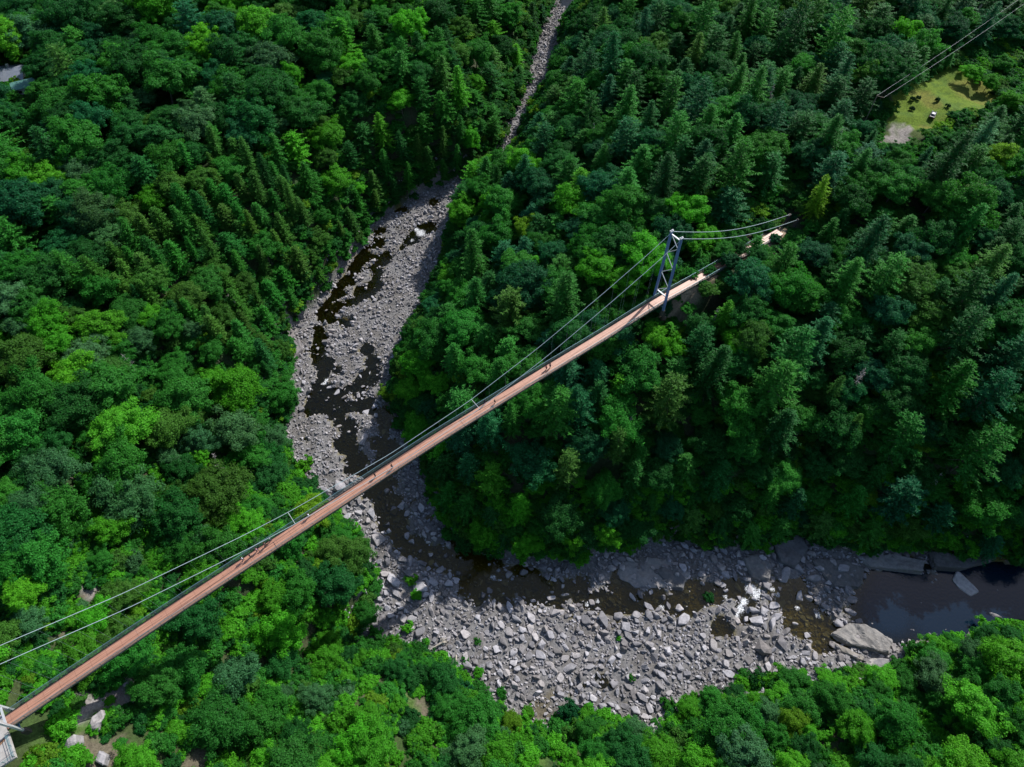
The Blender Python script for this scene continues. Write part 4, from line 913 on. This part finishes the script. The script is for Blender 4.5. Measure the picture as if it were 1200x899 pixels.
p = march(504, 762); mb = MB(); mb.tube([(0, 0, .3), (1.6, .9, .6), (3.2, 1.7, .9)], [.12, .2, .34], 7)
for k in range(9):
    a = k*.7; mb.tube([(3.2, 1.7, .9), (3.2+.7*math.cos(a), 1.9+.6*math.sin(a), 1+.6*math.sin(a*1.3)), (3.6+1.3*math.cos(a), 2.1+1.1*math.sin(a), 1.0+.9*math.sin(a*1.3))], [.3, .2, .05], 5)
o = mb.build('driftwood_log', M_DRIFT); o.location = tuple(p); tag(o, 'bleached driftwood log with root plate on the lower gravel bank', 'driftwood')
p = march(534, 783); mb = MB(); mb.tube([(0, 0, .3), (.1, 1.6, .45), (.05, 3.2, .4)], [.28, .26, .2], 7); o = mb.build('driftwood_log', M_DRIFT); o.location = tuple(p); tag(o, 'short bleached log below the driftwood with roots', 'driftwood')
p = march(768, 858); mb = MB(); mb.tube([(0, 0, .4), (2.4, -1.0, .5), (5, -1.8, .5)], [.3, .26, .12], 7); o = mb.build('driftwood_log', M_DRIFT); o.location = tuple(p); tag(o, 'pale fallen log among bushes on the bottom bank', 'driftwood')

# ------------------------------------------------------------------ the suspension bridge
def deck_mat():
    m = bpy.data.materials.new('deck_planks'); m.use_nodes = True
    n = m.node_tree.nodes; L = m.node_tree.links; p = n['Principled BSDF']; p.inputs['Roughness'].default_value = .4; p.inputs['Specular IOR Level'].default_value = .6
    a = n.new('ShaderNodeAttribute'); a.attribute_name = 'along'   # x across, y along (m)
    sp = n.new('ShaderNodeSeparateXYZ'); L.new(a.outputs['Vector'], sp.inputs[0])
    mp = n.new('ShaderNodeVectorMath'); mp.operation = 'MULTIPLY'; mp.inputs[1].default_value = (4.5, .22, 1); L.new(a.outputs['Vector'], mp.inputs[0])
    t = n.new('ShaderNodeTexNoise'); t.inputs['Scale'].default_value = 1; t.inputs['Detail'].default_value = 5; L.new(mp.outputs[0], t.inputs['Vector'])
    r = n.new('ShaderNodeValToRGB'); e = r.color_ramp.elements; e[0].position = .3; e[1].position = .7; e[0].color = (.30, .14, .088, 1); e[1].color = (.47, .25, .175, 1); L.new(t.outputs['Fac'], r.inputs[0])
    # plank joints along the deck
    def gap(sock, mult, thr):
        mu = n.new('ShaderNodeMath'); mu.operation = 'MULTIPLY'; mu.inputs[1].default_value = mult; L.new(sock, mu.inputs[0])
        f_ = n.new('ShaderNodeMath'); f_.operation = 'FRACT'; L.new(mu.outputs[0], f_.inputs[0])
        g = n.new('ShaderNodeMath'); g.operation = 'LESS_THAN'; g.inputs[1].default_value = thr; L.new(f_.outputs[0], g.inputs[0]); return g.outputs[0]
    g1 = gap(sp.outputs['X'], 3.4, .07); g2 = gap(sp.outputs['Y'], .33, .015)
    mxm = n.new('ShaderNodeMath'); mxm.operation = 'MAXIMUM'; L.new(g1, mxm.inputs[0]); L.new(g2, mxm.inputs[1])
    mx = n.new('ShaderNodeMix'); mx.data_type = 'RGBA'; L.new(mxm.outputs[0], mx.inputs['Factor']); L.new(r.outputs[0], mx.inputs['A']); mx.inputs['B'].default_value = (.17, .075, .05, 1)
    L.new(mx.outputs['Result'], p.inputs['Base Color']); return m
bridge = empty('suspension_bridge', tuple(bp(0, 0, 0))); tag(bridge, 'long pedestrian suspension bridge with reddish plank deck and blue-grey steel towers over the gorge', 'bridge')
INV = -np.array(bridge.location)
def path_box(mb, ss, o0, o1, z0, z1, zf=deckz):
    ring = []
    for s in ss:
        z = float(zf(s)); ring.append([bp(s, o0, z+z0)+INV, bp(s, o1, z+z0)+INV, bp(s, o1, z+z1)+INV, bp(s, o0, z+z1)+INV])
    mb.sweep(ring)
SS = np.arange(-1, 222.1, 2.0); HW = 1.3
mb = MB(); path_box(mb, SS, -HW, HW, -.1, 0); dk = mb.build('deck', deck_mat(), bridge)
V = np.array(mb.v)-INV; so_ = s_off(V[:, 0], V[:, 1]); a = dk.data.attributes.new('along', 'FLOAT_VECTOR', 'POINT'); a.data.foreach_set('vector', np.stack([so_[1], so_[0], V[:, 2]*0], 1).astype(np.float32).ravel())
mb = MB(); path_box(mb, SS, -HW-.10, -HW-.004, -.42, .03); path_box(mb, SS, HW+.004, HW+.10, -.42, .03); mb.build('deck_beam', M_BEAM, bridge)
mb = MB(); path_box(mb, SS, -.16, -.12, .004, .03); mb.build('deck_seam', M_BEAM, dk)
RS = np.arange(0, 216, 2.0)
RAILZ = 1.35
for sg in (-1, 1):
    o0 = sg*(HW+.16)
    mb = MB(); mb.tube([bp(s, o0, float(deckz(s))+RAILZ)+INV for s in RS], .055, 6); rl = mb.build('handrail', M_RAIL, bridge, True)
    mb = MB()
    for s in np.arange(0, 215, 2.4):
        mb.bar(bp(s, o0, float(deckz(s))-.3)+INV, bp(s, o0, float(deckz(s))+RAILZ)+INV, .05, .05, up=D)
        if sg == 1: mb.build('rail_post', M_RAIL, rl); mb = MB()
    if sg == -1: mb.build('rail_post', M_RAIL, rl)['kind'] = 'stuff'
    mb = MB(); path_box(mb, RS, o0-.02, o0+.02, .66, .70); path_box(mb, RS, o0-.02, o0+.02, .34, .37); path_box(mb, RS, o0-.02, o0+.02, 1.0, 1.03)
    for s in np.arange(.1, 214, .13):
        z = float(deckz(s)); mb.bar(bp(s, o0, z-.05)+INV, bp(s, o0, z+RAILZ-.06)+INV, .03, .03, up=D)
    mb.build('side_netting', M_NET, bridge)
    # main cable, back-stay and hangers
    mb = MB(); cs = np.arange(-1, 169, 2.0); off = 1.62*sg
    pts = [bp(s, off, float(cablez(s)))+INV for s in cs]+[bp(168.3, off, 23.45)+INV]
    mb.tube(pts, .062, 6)
    bs = [bp(168.3+t*(57), off*(1-.1*t), 23.45+(-1.8-23.45)*t-2.6*math.sin(math.pi*t))+INV for t in np.linspace(0, 1, 18)]; mb.tube(bs, .07, 6)
    fs = [bp(-1-38*t, off, float(cablez(-1))+(-3-float(cablez(-1)))*t-2*math.sin(math.pi*t))+INV for t in np.linspace(0, 1, 12)]; mb.tube(fs, .062, 6)
    mb.build('main_cable', M_CABLE, bridge, True)
    for s in np.arange(6, 166, 4.8):
        mb = MB(); mb.tube([bp(s, o0, float(deckz(s))-.2)+INV, bp(s, off, float(cablez(s)))+INV], .012, 4)
        mb.build('hanger', M_CABLE, bridge)
for s in (59.5, 106.5):
    mb = MB(); z = float(cablez(s)); mb.bar(bp(s, 1.7, z)+INV, bp(s, -1.7, z)+INV, .07, .07); mb.build('cable_spreader', M_SPREAD, bridge)
mb = MB(); [mb.box(bp(225.6, o_*1.46, -5.2)+INV, (1.2, .7, 6.8), (D, N, UP)) for o_ in (-1, 1)]; mb.build('anchor_block', M_BEAM, bridge)
def tower(s0):
    t = empty('tower'); t.parent = bridge; t.location = tuple(bp(s0, 0, 0)+INV)
    def lp(o, z, ds=0): return N*o + D*ds + UP*z
    Ht = 23.6; ob = 2.02; ot = 1.62
    for sg in (-1, 1):
        mb = MB(); mb.bar(lp(sg*ob, -2.2), lp(sg*ot, Ht), .62 if s0 > 50 else .46, .5 if s0 > 50 else .4, up=D); mb.build('leg', M_STEEL if s0 > 50 else M_STEEL_L, t, bevel=.04)  # near legs take the paler steel: sun glare put into their colour
        mb = MB(); mb.box(lp(sg*ot, Ht+.18), (.9, .5, .36), (D, N, UP)); mb.tube([lp(sg*ot, Ht+.35, -.45), lp(sg*ot, Ht+.55), lp(sg*ot, Ht+.35, .45)], .14, 6); mb.build('cable_saddle', M_STEEL_L, t)
    mb = MB(); zs = [3.0, 6.4, 9.8, 13.2, 16.6, 20.0, 22.9]
    def oo(z): return ob+(ot-ob)*(z+3.2)/(Ht+3.2)-.2
    for i in range(len(zs)-1):
        sg = 1 if i % 2 == 0 else -1
        mb.bar(lp(sg*oo(zs[i]), zs[i]), lp(-sg*oo(zs[i+1]), zs[i+1]), .16, .16, up=D)
    mb.build('lattice_brace', M_STEEL_L, t)
    for z in (3.0, 22.9, -1.2):
        mb = MB(); mb.bar(lp(oo(z), z), lp(-oo(z), z), .3, .3, up=D); mb.build('cross_beam', M_STEEL_L if z > 0 else M_STEEL, t)
    mb = MB()
    for sg in (-1, 1): mb.box(lp(sg*ob, -3.2), (.9, .8, 2.0), (D, N, UP))
    mb.build('footing', M_BEAM, t)
tower(168.0); tower(.2)
# landing at the near end
lnd = empty('landing_platform', tuple(bp(-1.2, 0, 0))); tag(lnd, 'concrete landing with steel railings at the near bridge end', 'platform')
L0 = -np.array(lnd.location)
mb = MB(); mb.box(bp(-7.2, -2.4, -.28)+L0, (12, 9.0, .5), (D, N, UP)); mb.box(bp(-6.9, 4.4, -.30)+L0, (7.0, 4.5, .5), (D, N, UP)); mb.build('slab', M_CONC, lnd)
mb = MB()
def rail_run(a, b, mb, step=1.6):
    a = np.array(a); b = np.array(b); n = max(1, int(np.linalg.norm(b-a)/step))
    for k in range(n+1): q = a+(b-a)*k/n; mb.bar(q, q+UP*1.15, .07, .07, up=D)
    for z in (.35, .75, 1.15): mb.bar(a+UP*z, b+UP*z, .06, .06)
rail_run(bp(-1.3, -2.4, -.03)+L0, bp(-1.3, -6.7, -.03)+L0, mb); rail_run(bp(-1.3, -6.7, -.03)+L0, bp(-12.8, -6.7, -.03)+L0, mb); rail_run(bp(-3.5, 2.4, -.03)+L0, bp(-3.5, 6.4, -.03)+L0, mb)
mb.build('railing', M_RAIL, lnd)
mb = MB(); mb.bar(bp(-2.0, -2.6, .02)+L0, bp(-9.5, -5.5, .02)+L0, .5, .08); mb.build('ramp_edge', mat('rust_brown_timber', (.22, .12, .07), .8), lnd)

# ------------------------------------------------------------------ walkers
def skin(name, verts, edges, radii, m, parent=None, root=0):
    bm = bmesh.new(); ly = bm.verts.layers.skin.verify(); vs_ = [bm.verts.new(v) for v in verts]
    for a, b in edges: bm.edges.new((vs_[a], vs_[b]))
    for v, r in zip(vs_, radii): v[ly].radius = (r, r) if not isinstance(r, tuple) else r
    vs_[root][ly].use_root = True
    me = bpy.data.meshes.new(name); bm.to_mesh(me); bm.free(); me.materials.append(m)
    o = link(name, me, parent); sk = o.modifiers.new('skin', 'SKIN'); sk.use_smooth_shade = True
    sb = o.modifiers.new('sub', 'SUBSURF'); sb.levels = 1; sb.render_levels = 1; return o
SKIN_M = mat('skin', (.45, .27, .19), .6)
_cm = {}
def cloth(c):
    if c not in _cm: _cm[c] = mat('cloth', c, .85)
    return _cm[c]
def person(s, off, heading, shirt, trousers, hair, label, ph=0.0, hgt=1.72, bag=None, reach=0.0):
    hgt *= 1.08
    k = hgt/1.72; st = .26*math.sin(ph); 
    f = np.array([1., 0, 0]); V = [(0, 0, .95), (0, 0, 1.18), (0, 0, 1.40), (.01, 0, 1.50), (.03, 0, 1.60), (.03, 0, 1.70),       # pelvis chest neck head
         (0, .10, .92), (st*.5+.03, .11, .50), (st, .11, .09), (st+.16, .11, .04), (0, -.10, .92), (-st*.5+.05, -.11, .50), (-st-.06, -.11, .10), (-st+.10, -.11, .04),
         (0, .19, 1.40), (-st*.5, .25, 1.15), (-st*.6+.12+reach*.3, .25, .93+reach*.25), (0, -.19, 1.40), (st*.5, -.25, 1.15), (st*.6+.12, -.25, .93)]
    V = [tuple(np.array(v)*k) for v in V]
    E_ = [(0, 1), (1, 2), (2, 3), (3, 4), (4, 5), (0, 6), (6, 7), (7, 8), (8, 9), (0, 10), (10, 11), (11, 12), (12, 13), (2, 14), (14, 15), (15, 16), (2, 17), (17, 18), (18, 19)]
    rad = [.14, .13, .09, .055, .095, .075, .085, .06, .042, .04, .085, .06, .042, .04, .055, .043, .035, .055, .043, .035]
    o = skin('person', V, E_, [r*k for r in rad], SKIN_M)
    o.location = tuple(bp(s, off, float(deckz(s))+.0)); a = math.atan2(D[1], D[0])+heading; o.rotation_euler = (0, 0, a)
    tag(o, label, 'person', 'people walking on the bridge')
    def sub(idx): return [V[i] for i in idx]
    skin('shirt', [V[0], V[1], V[2], V[14], V[15], V[17], V[18]], [(0, 1), (1, 2), (2, 3), (3, 4), (2, 5), (5, 6)], [.155*k, .15*k, .115*k, .075*k, .062*k, .075*k, .062*k], cloth(shirt), o)
    skin('trousers', [V[0], V[6], V[7], V[8], V[10], V[11], V[12]], [(0, 1), (1, 2), (2, 3), (0, 4), (4, 5), (5, 6)], [.145*k, .10*k, .075*k, .06*k, .10*k, .075*k, .06*k], cloth(trousers), o)
    skin('hair', [(0, 0, 1.66*k), (.02, 0, 1.74*k), (-.05, 0, 1.60*k)], [(0, 1), (0, 2)], [.105*k, .07*k, .07*k], cloth(hair), o)
    if bag: skin('rucksack', [(-.17*k, 0, 1.16*k), (-.18*k, 0, 1.38*k)], [(0, 1)], [.14*k, .12*k], cloth(bag), o)
def deck_at(px, py):
    p = un(px, py, 0)
    for _ in range(4): s, o_ = s_off(p[0], p[1]); p = un(px, py, float(deckz(min(max(s, 0), 222))))
    return s, max(-.95, min(.95, o_))
WH = (.75, .75, .76); BLK = (.02, .02, .025); NAVY = (.03, .045, .10); RED = (.35, .05, .05); PINK = (.62, .32, .36); GREY = (.25, .25, .27); BRN = (.06, .035, .02); KH = (.3, .25, .17)
WALK = [(285.5, 657, 0.2, WH, NAVY, BRN, 'person in white top with dark trousers, leftmost of the walkers', 1.2, 1.75, None), (294, 653, .1, BLK, BLK, BLK, 'person all in black right beside the leftmost walker', .5, 1.68, None),
        (302, 646, 3.0, PINK, NAVY, BRN, 'person in pink top, third in the group of five walkers', 1.9, 1.66, None), (312, 640, 3.1, (.12, .08, .07), BLK, BRN, 'person in dark brown clothing walking in the group of five', .9, 1.78, BLK), (317, 633, 3.2, GREY, NAVY, BLK, 'person in grey top, foremost of the group of five', 1.4, 1.7, None),
        (362.5, 606, 3.0, WH, GREY, BRN, 'person in white shirt alone beside the white spreader bar', 1.3, 1.76, None), (440, 559, .0, BLK, BLK, BLK, 'person in black by the far rail above the river channel', .7, 1.72, None), (460, 549, .2, (.10, .05, .05), NAVY, BRN, 'person in dark red-brown mid-deck above the river channel', 1.6, 1.74, BLK),
        (568, 474, 1.4, BLK, NAVY, BLK, 'person in dark clothing leaning at the far rail near the upper spreader', .2, 1.7, None), (580, 473, .1, BLK, BLK, BRN, 'small dark figure walking mid-deck right of the upper spreader', 1.1, 1.5, None), (640, 433.5, 3.1, RED, BLK, BRN, 'person in dark red top, left of the walking pair', 1.3, 1.7, None), (644.5, 431.5, 3.1, (.14, .04, .05), BLK, BLK, 'person in dark maroon top, right of the walking pair', .6, 1.76, None)]
for px, py, hd, sh, tr, hr, lab, ph, hg, bag in WALK:
    s, o_ = deck_at(px, py); person(s, o_, hd, sh, tr, hr, lab, ph, hg, bag)

# ------------------------------------------------------------------ parked car
M_PAINT = mat('car_paint', (.012, .012, .014), .25, 0, .6); M_GLASS = mat('car_glass', (.02, .025, .03), .05, 0, .8); M_TYRE = mat('tyre', (.02, .02, .02), .9); M_PALE = mat('pale_roof_paint', (.5, .5, .53), .35); M_LAMP = mat('lamp_glass', (.6, .6, .6), .2); M_RED = mat('tail_lamp', (.3, .02, .02), .3)
p = march(1092, 137); car = empty('parked_car', (p[0], p[1], p[2]+.05), R(57)); tag(car, 'small black car with pale roof parked on the grassy clearing', 'car')
def loft(rings, name, m, parent, bevel=.05):
    mb = MB(); V = [q for r in rings for q in r]; k = len(rings[0])
    F = [(i*k+j, i*k+(j+1) % k, (i+1)*k+(j+1) % k, (i+1)*k+j) for i in range(len(rings)-1) for j in range(k)]+[tuple(range(k))[::-1], tuple(range((len(rings)-1)*k, len(rings)*k))]
    mb.add(V, F); return mb.build(name, m, parent, bevel=bevel)
def ring(x, hw, z0, z1): return [(x, -hw, z0), (x, hw, z0), (x, hw*.98, z1*.75+z0*.25), (x, hw*.9, z1), (x, -hw*.9, z1), (x, -hw*.98, z1*.75+z0*.25)]
loft([ring(-2.15, .78, .38, .82), ring(-2.0, .88, .28, .95), ring(-1.0, .9, .25, .98), ring(.9, .9, .25, .96), ring(1.6, .86, .26, .86), ring(2.1, .76, .34, .66)], 'body', M_PAINT, car)
loft([ring(-1.75, .74, .95, 1.0), ring(-1.2, .72, .95, 1.40), ring(.1, .72, .95, 1.42), ring(.95, .74, .94, .99)], 'window_glass', M_GLASS, car)
mb = MB(); mb.box((-.55, 0, 1.44), (1.0, .95, .05)); mb.build('roof', M_PALE, car, bevel=.02)
for x in (-1.3, 1.3):
    for y in (-.86, .86):
        mb = MB(); mb.tube([(x, y-.1, .32), (x, y+.1, .32)], .32, 16); wl = mb.build('wheel', M_TYRE, car); mb = MB(); mb.tube([(x, y-.11, .32), (x, y+.11, .32)], .19, 10); mb.build('rim', M_STEEL_L, wl)
for y in (-.6, .6):
    mb = MB(); mb.box((2.06, y, .62), (.12, .32, .12)); mb.build('headlight', M_LAMP, car); mb = MB(); mb.box((-2.12, y, .74), (.1, .28, .14)); mb.build('tail_light', M_RED, car)
# small bushes dotted on the clearing
fsh = [f for f in PROTO['shrub'][1] if f]
for i, (px, py, r, lab) in enumerate([(1068, 118, .9, 'small dark bush on the grass, upper of two left of the car'), (1068, 130, 1.0, 'small dark bush on the grass, lower of two left of the car'), (1098, 119, .9, 'small dark bush on the grass just above the car'), (1110, 126, .8, 'small dark bush on the grass right of the car'), (1162, 112, .9, 'small dark bush at the right end of the clearing'), (1075, 117, .9, 'small dark bush touching the upper left bush on the grass')]):
    p = march(px, py); o = empty('clearing_bush', tuple(p), i*1.3); o.scale = (r*.5, r*.5, r*.6); tag(o, lab, 'bush', 'small bushes on the grassy clearing')
    f_ = fsh[i % len(fsh)]; q = f_[0].copy(); COL.objects.link(q); q.parent = o; q['tint'] = [.010, .045, .014]; q2 = f_[1].copy(); COL.objects.link(q2); q2.parent = o

# ------------------------------------------------------------------ houses, tarpaulin
def house(loc, rz, w_, d_, hw, rh, mroof, mwall, name, label, extra=True):
    o = empty(name, loc, rz); tag(o, label, 'house' if name == 'house' else 'shed')
    mb = MB(); mb.box((0, 0, hw/2-1), (w_, d_, hw+2)); mb.add([(-w_/2+.003, -d_/2, hw), (-w_/2+.003, d_/2, hw), (-w_/2+.003, 0, hw+rh)], [(0, 2, 1)]); mb.add([(w_/2-.003, -d_/2, hw), (w_/2-.003, d_/2, hw), (w_/2-.003, 0, hw+rh)], [(0, 1, 2)]); mb.build('wall', mwall, o)
    mb = MB(); ov = .5
    for sg in (-1, 1):
        a = np.array([0, sg*(d_/2+ov), hw-rh*ov/(d_/2)]); b = np.array([0, 0, hw+rh]); d = b-a; L_ = np.linalg.norm(d); d /= L_; nn_ = np.cross([1, 0, 0], d)*(-sg)
        mb.box((a+b)/2+nn_*.08, (w_+2*ov, L_, .14), ([1, 0, 0], d, nn_))
        for x in np.arange(-w_/2, w_/2+.1, .6): mb.box((a+b)/2+nn_*.17+np.array([x, 0, 0]), (.05, L_, .05), ([1, 0, 0], d, nn_))
    rf = mb.build('roof', mroof, o)
    if extra:
        mb = MB(); mb.box((w_*.2, d_*.15, hw+rh), (.8, .8, 1.6)); mb.build('chimney', M_CONC, rf)
    for y, sg in ((-d_/2, -1), (d_/2, 1)):
        for x in (-w_*.28, w_*.22):
            mb = MB(); mb.box((x, y+sg*.03, hw*.55), (1.3, .1, 1.1)); wn = mb.build('window', M_SPREAD, o); mb = MB(); mb.box((x, y+sg*.09, hw*.55), (1.1, .06, .9)); mb.build('pane', M_GLASS, wn)
    mb = MB(); mb.box((w_*.02, -d_/2-.03, 1.0), (1.0, .1, 2.0)); mb.build('door', M_BEAM, o); return o
M_GREYROOF = mat('grey_metal_roof', (.16, .18, .24), .5, .2, .5, noise=(.7, (.22, .24, .29))); M_TEALROOF = mat('teal_metal_roof', (.07, .19, .165), .6, .1, .4, noise=(.8, (.10, .24, .21))); M_WALL = mat('pale_siding', (.55, .55, .52), .8)
p = march(6, 97); house((p[0], p[1], p[2]), R(12), 17, 10, 3.4, 1.6, M_GREYROOF, M_WALL, 'house', 'low house with grey metal roof half hidden at the upper left edge')
p = march(33, 107); house((p[0], p[1], p[2]), R(28), 7, 5, 2.8, 1.0, M_TEALROOF, M_WALL, 'shed', 'shed with teal metal roof beside the grey-roofed house', False)
M_TARP = mat('blue_tarpaulin', (.02, .06, .20), .5)
def heap(name, loc, sx, sy, sz, m, label, cat):
    n = 14; V = []; F = []
    for i in range(n):
        for j in range(n):
            u = i/(n-1)*2-1; v = j/(n-1)*2-1; q = max(abs(u), abs(v)); V.append((u*sx, v*sy, sz*(1-q**3)+random.uniform(-.06, .06)*(1-q)-(.5 if q > .99 else 0)))
    F = [(i*n+j, (i+1)*n+j, (i+1)*n+j+1, i*n+j+1) for i in range(n-1) for j in range(n-1)]
    mb = MB(); mb.add(V, F); o = mb.build(name, m, None, True); o.location = loc; return tag(o, label, cat)
p = march(34, 166, 1); heap('tarpaulin', tuple(p), 1.8, 1.3, 1.2, M_TARP, 'blue tarpaulin over a heap between trees at the left edge', 'tarpaulin')
p = march(16, 112, 1); heap('tarpaulin', tuple(p), 1.6, .8, 1.0, M_PALE, 'white sheet covering a heap in front of the teal shed', 'tarpaulin')

# ------------------------------------------------------------------ power line
def ppt(px, py, z): return un(px, py, z)
M_WIRE = mat('pale_wire', (.55, .55, .54), .4, .3, .5); M_POLE = mat('pole_wood', (.16, .13, .10), .9)
pa = march(1024, 112, 6); pb = march(1235, -42, 6); za = 13.0
e1 = ppt(1028, 112, za); e2 = ppt(1232, -28, za); f1 = ppt(1036, 114, za); f2 = ppt(1232, -18, za)
dl = (e2-e1)[:2]; dl /= np.linalg.norm(dl); sd_ = np.array([-dl[1], dl[0]])
for k, (q, lab) in enumerate(((e1, 'wooden utility pole rising from the trees left of the grassy clearing'), (e2, 'wooden utility pole beyond the top right corner'))):
    g0 = float(ground(q[0], q[1])); o = empty('utility_pole', (q[0], q[1], g0)); tag(o, lab, 'utility pole')
    mb = MB(); mb.tube([(0, 0, -1), (0, 0, za-g0+.3)], [.16, .12], 8); mb.build('pole', M_POLE, o)
    c_ = ((e1+f1)/2-e1 if k == 0 else (e2+f2)/2-e2)
    mb = MB(); a = (f1-e1 if k == 0 else f2-e2); mb.bar(np.array([0, 0, za-g0-.12])-a*.1, np.array([0, 0, za-g0-.12])+a*1.1, .12, .12); mb.build('cross_arm', M_POLE, o)
for a, b, lab in ((e1, e2, 'upper pale overhead wire above the shaded clearing'), (f1, f2, 'lower pale overhead wire above the shaded clearing')):
    mb = MB(); mb.tube([a+(b-a)*t-UP*1.0*math.sin(math.pi*t) for t in np.linspace(0, 1, 16)], .026, 5); tag(mb.build('overhead_wire', M_WIRE), lab, 'wire')
